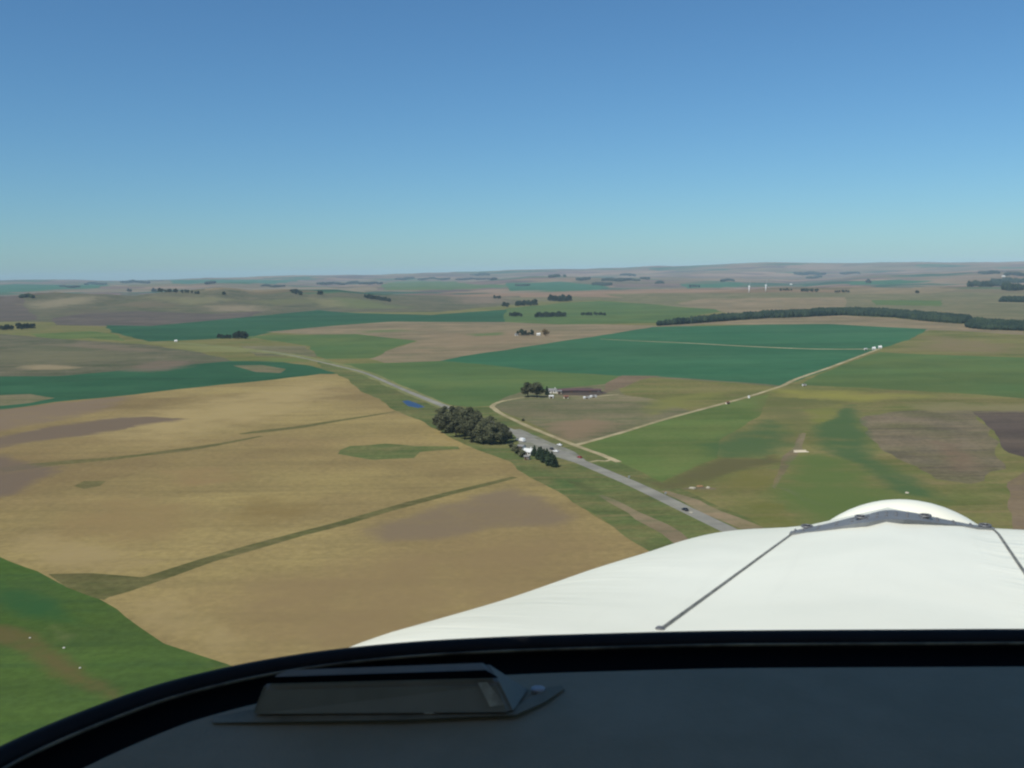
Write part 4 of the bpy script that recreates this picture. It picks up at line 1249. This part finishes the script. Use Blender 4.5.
def inset(P, d, dz=0.0):
    out = []
    for i, p in enumerate(P):
        t = (P[min(i + 1, len(P) - 1)] - P[max(i - 1, 0)]); t.z = 0; t.normalize()
        n_ = Vector((t.y, -t.x, 0))
        q = p + n_ * d; q.z += dz
        out.append(q)
    return out
bm = bmesh.new(); tube(bm, inset(rim, .006, -.004), .0085, 10); seal = mesh_obj('windscreen_seal', bm, M_RUBBER, plane, True)
bm = bmesh.new(); tube(bm, inset(rim, .0195, -.001), .0011, 6); mesh_obj('screen_edge_glint', bm, M_EDGE_GLINT, plane, True)
def ribbon_between(name, A, B_, mat, parent, n=1):
    bm = bmesh.new()
    rws = []
    for k in range(n + 1):
        rws.append([bm.verts.new(a.lerp(b, k / n)) for a, b in zip(A, B_)])
    for r1, r2 in zip(rws, rws[1:]):
        for i in range(len(r1) - 1): bm.faces.new((r1[i], r1[i + 1], r2[i + 1], r2[i]))
    bmesh.ops.recalc_face_normals(bm, faces=bm.faces)
    return mesh_obj(name, bm, mat, parent, True)
ribbon_between('rim_trim', inset(rim, -.004, -.006), inset(rim, .058, -.007), M_BLACK, plane, 4)
# the skirt that closes the gap between rim and cowling
ribbon_between('firewall_skirt', inset(rim, -.004, -.006), inset(rim, -.002, -.22), M_BLACK, plane, 2)
inner = inset(rim, .056, -.004)
cen = Vector((.25 * sy * 0, .30, WD - .002))
bm = bmesh.new()
rws = []
for k in range(13):
    s = k / 12
    rws.append([bm.verts.new(Vector((p.x * (1 - .25 * s), p.y * (1 - s) + .22 * s, p.z - .018 * s))) for p in inner])
for r1, r2 in zip(rws, rws[1:]):
    for i in range(len(r1) - 1): bm.faces.new((r1[i], r1[i + 1], r2[i + 1], r2[i]))
bmesh.ops.recalc_face_normals(bm, faces=bm.faces)
mesh_obj('dashboard', bm, M_VINYL, plane, True)

# vent housing standing on the dashboard
def dk(px, py, lift=0.0):
    p = deck(px, py, WD + lift)
    return p
VW = WD - .005
base = [(213, 719), (250, 712), (520, 706), (548, 689), (562, 688), (564, 691), (545, 704), (516, 717), (400, 722), (213, 725)]
bm = bmesh.new()
lo = [bm.verts.new(deck(x, y, VW - .004)) for x, y in base]; hi = [bm.verts.new(deck(x, y, VW) + Vector((0, 0, .0015))) for x, y in base]
bm.faces.new(hi); 
for i in range(len(base)): bm.faces.new((lo[i], lo[(i + 1) % len(base)], hi[(i + 1) % len(base)], hi[i]))
bmesh.ops.recalc_face_normals(bm, faces=bm.faces)
M_FLANGE = simple('dusty_black_plastic', (130, 127, 108), .7, .2, var=.15, scale=30)
vent = mesh_obj('air_vent', bm, M_FLANGE, plane)
# hood: front foot on the dash, sloping face, top lip, rear
h1 = .022
FL, FR = deck(250, 714, VW + .003), deck(512, 712, VW + .003)
ML, MR = deck(262, 686, VW + h1), deck(500, 680, VW + h1 )
TL, TR_ = deck(279, 669, VW + h1 + .006), deck(484, 660, VW + h1 + .006)
BL, BR = TL + Vector((-.004, .035, -.028)), TR_ + Vector((.02, .03, -.028))
def patch(name, quads, mat, parent, bev=0.0):
    bm = bmesh.new()
    for q in quads: bm.faces.new([bm.verts.new(p) for p in q])
    bmesh.ops.remove_doubles(bm, verts=bm.verts, dist=1e-5)
    bmesh.ops.recalc_face_normals(bm, faces=bm.faces)
    if bev:
        bmesh.ops.bevel(bm, geom=[e_ for e_ in bm.edges if len(e_.link_faces) == 2], offset=bev, segments=3, affect='EDGES')
    return mesh_obj(name, bm, mat, parent, False)
patch('hood', [(FL, FR, MR, ML), (ML, MR, TR_, TL), (TL, TR_, BR, BL), (FR, BR, TR_, MR), (FL, ML, TL, BL)], M_VENT, vent, .003)
def lerp2(a, b, t): return a.lerp(b, t)
up = Vector((0, -.001, .0015))
s1, s2 = ML.lerp(TL, .03) + up, MR.lerp(TR_, .03) + up
s3, s4 = MR.lerp(TR_, .42) + up, ML.lerp(TL, .42) + up
patch('slot', [(s1.lerp(s2, -.01), s1.lerp(s2, 1.0), s4.lerp(s3, .97), s4.lerp(s3, .02))], M_SLOT, vent)
M_GLINT = simple('glint_plastic', (172, 174, 162), .4, .5, 0, .3, 60)
bm = bmesh.new()
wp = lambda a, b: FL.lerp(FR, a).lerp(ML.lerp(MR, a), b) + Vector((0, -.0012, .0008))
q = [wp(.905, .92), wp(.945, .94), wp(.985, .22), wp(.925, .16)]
patch('painted_glint', [q], M_GLINT, vent)  # pale quad painted as the light catch on the hood
p = deck(538, 692, VW) + Vector((0, 0, .0015))
bm = bmesh.new(); tube(bm, [p, p + Vector((0, 0, .0012)), p + Vector((0, 0, .0018))], [.0048, .0048, .003], 14); mesh_obj('screw', bm, M_RIM, vent)
p = deck(429, 716, VW) + Vector((0, 0, .003))
bm = bmesh.new(); box(bm, p, (.006, .002, .002), YAW); mesh_obj('clip', bm, M_WHITE, vent)

# unseen cabin roof and high wing, added and shaped to shade the dashboard
bm = bmesh.new()
prof = [(.20, .33), (.15, .385), (-.02, .43), (-.5, .42), (-1.1, .35), (-1.12, .335), (-.5, .31), (-.02, .305), (.14, .315)]
ends = []
for x in (-5.2, -.55, .55, 5.2):
    ends.append([bm.verts.new((x, y, z)) for y, z in prof])
n = len(prof)
for a, b in zip(ends, ends[1:]):
    for i in range(n): bm.faces.new((a[i], a[(i + 1) % n], b[(i + 1) % n], b[i]))
bm.faces.new(ends[0]); bm.faces.new(ends[-1][::-1])
bmesh.ops.recalc_face_normals(bm, faces=bm.faces)
mesh_obj('shade_wing', bm, M_COWL, plane)
bm = bmesh.new()
box(bm, (0, -.40, .31), (.84, 1.33, .05), 0, .01)
hp = [(-.41, .20), (-.335, .312), (-.15, .375), (.55, .375), (.55, .20)]  # slanted outline follows the sun rays: shades the rim, leaves the cowling lit
hl = [bm.verts.new((x, y, .298)) for x, y in hp]; hh_ = [bm.verts.new((x, y, .328)) for x, y in hp]
bm.faces.new(hl); bm.faces.new(hh_[::-1])
for i in range(5): bm.faces.new((hl[i], hl[(i + 1) % 5], hh_[(i + 1) % 5], hh_[i]))
bmesh.ops.recalc_face_normals(bm, faces=bm.faces)
mesh_obj('shade_headliner', bm, M_LINER, plane)
bm = bmesh.new()
box(bm, (0, -.95, -.2), (1.15, .05, 1.0), 0, .02)
mesh_obj('unseen_rear_bulkhead', bm, M_LINER, plane)

# ------------------------------------------------------------------ haze, light, sky, camera
bm = bmesh.new()
zl = float(Z.min()) - 1.0; zt = max(float(Z.max()) + 30, EYE + 20)
box(bm, (0, 0, .5 * (zl + zt)), (58600, 58600, zt - zl))
hm = bpy.data.materials.new('haze_air'); hm.use_nodes = True
nt = hm.node_tree
for nd in list(nt.nodes):
    if nd.type != 'OUTPUT_MATERIAL': nt.nodes.remove(nd)
pv = nt.nodes.new('ShaderNodeVolumePrincipled')
pv.inputs['Color'].default_value = (.56, .78, .95, 1)
pv.inputs['Density'].default_value = 3.3e-5
pv.inputs['Anisotropy'].default_value = -.25
nt.links.new(pv.outputs[0], [n_ for n_ in nt.nodes if n_.type == 'OUTPUT_MATERIAL'][0].inputs['Volume'])
hz = mesh_obj('haze', bm, hm)
tag(hz, kind='stuff')

SUN_EL, SUN_AZ = R(50), R(222)        # azimuth clockwise from the view axis (+Y)
sd = Vector((math.sin(SUN_AZ) * math.cos(SUN_EL), math.cos(SUN_AZ) * math.cos(SUN_EL), math.sin(SUN_EL)))
sl = bpy.data.lights.new('sun', 'SUN'); sl.energy = 4.6; sl.angle = R(.5); sl.color = (1, .96, .89)
so = bpy.data.objects.new('sun', sl); col.objects.link(so)
so.rotation_euler = (-sd).to_track_quat('-Z', 'Y').to_euler(); so.location = (0, 0, 400)

w = bpy.data.worlds.new('World'); scene.world = w; w.use_nodes = True
bg = w.node_tree.nodes['Background']
sk = w.node_tree.nodes.new('ShaderNodeTexSky'); sk.sky_type = 'NISHITA'; sk.sun_disc = False
sk.sun_elevation = SUN_EL; sk.sun_rotation = SUN_AZ
sk.altitude = 0; sk.air_density = 1.0; sk.dust_density = .3; sk.ozone_density = 8.0
mx = w.node_tree.nodes.new('ShaderNodeMix'); mx.data_type = 'RGBA'; mx.blend_type = 'MULTIPLY'
mx.inputs[0].default_value = 1.0; mx.inputs[7].default_value = (.652, .898, .957, 1)      # the camera's cool white balance
w.node_tree.links.new(sk.outputs[0], mx.inputs[6]); w.node_tree.links.new(mx.outputs[2], bg.inputs[0]); bg.inputs[1].default_value = .1

cd = bpy.data.cameras.new('camera'); cam = bpy.data.objects.new('camera', cd); col.objects.link(cam)
cd.sensor_fit = 'HORIZONTAL'; cd.sensor_width = 36; cd.lens = 36 * F / 1024
cd.clip_start = .02; cd.clip_end = 80000
M = Matrix((( cr.x, cu.x, -f0.x, 0), (cr.y, cu.y, -f0.y, 0), (cr.z, cu.z, -f0.z, EYE), (0, 0, 0, 1)))
cd.dof.use_dof = True; cd.dof.focus_distance = 900; cd.dof.aperture_fstop = 26
cam.matrix_world = M
scene.camera = cam
vs_ = scene.view_settings
vs_.view_transform = 'Standard'; vs_.look = 'None'; vs_.exposure = 0; vs_.gamma = 1; vs_.use_curve_mapping = False
scene.cycles.filter_width = 2.2
scene.cycles.max_bounces = 6
scene.cycles.transparent_max_bounces = 8
scene.cycles.volume_bounces = 1
scene.cycles.use_denoising = True
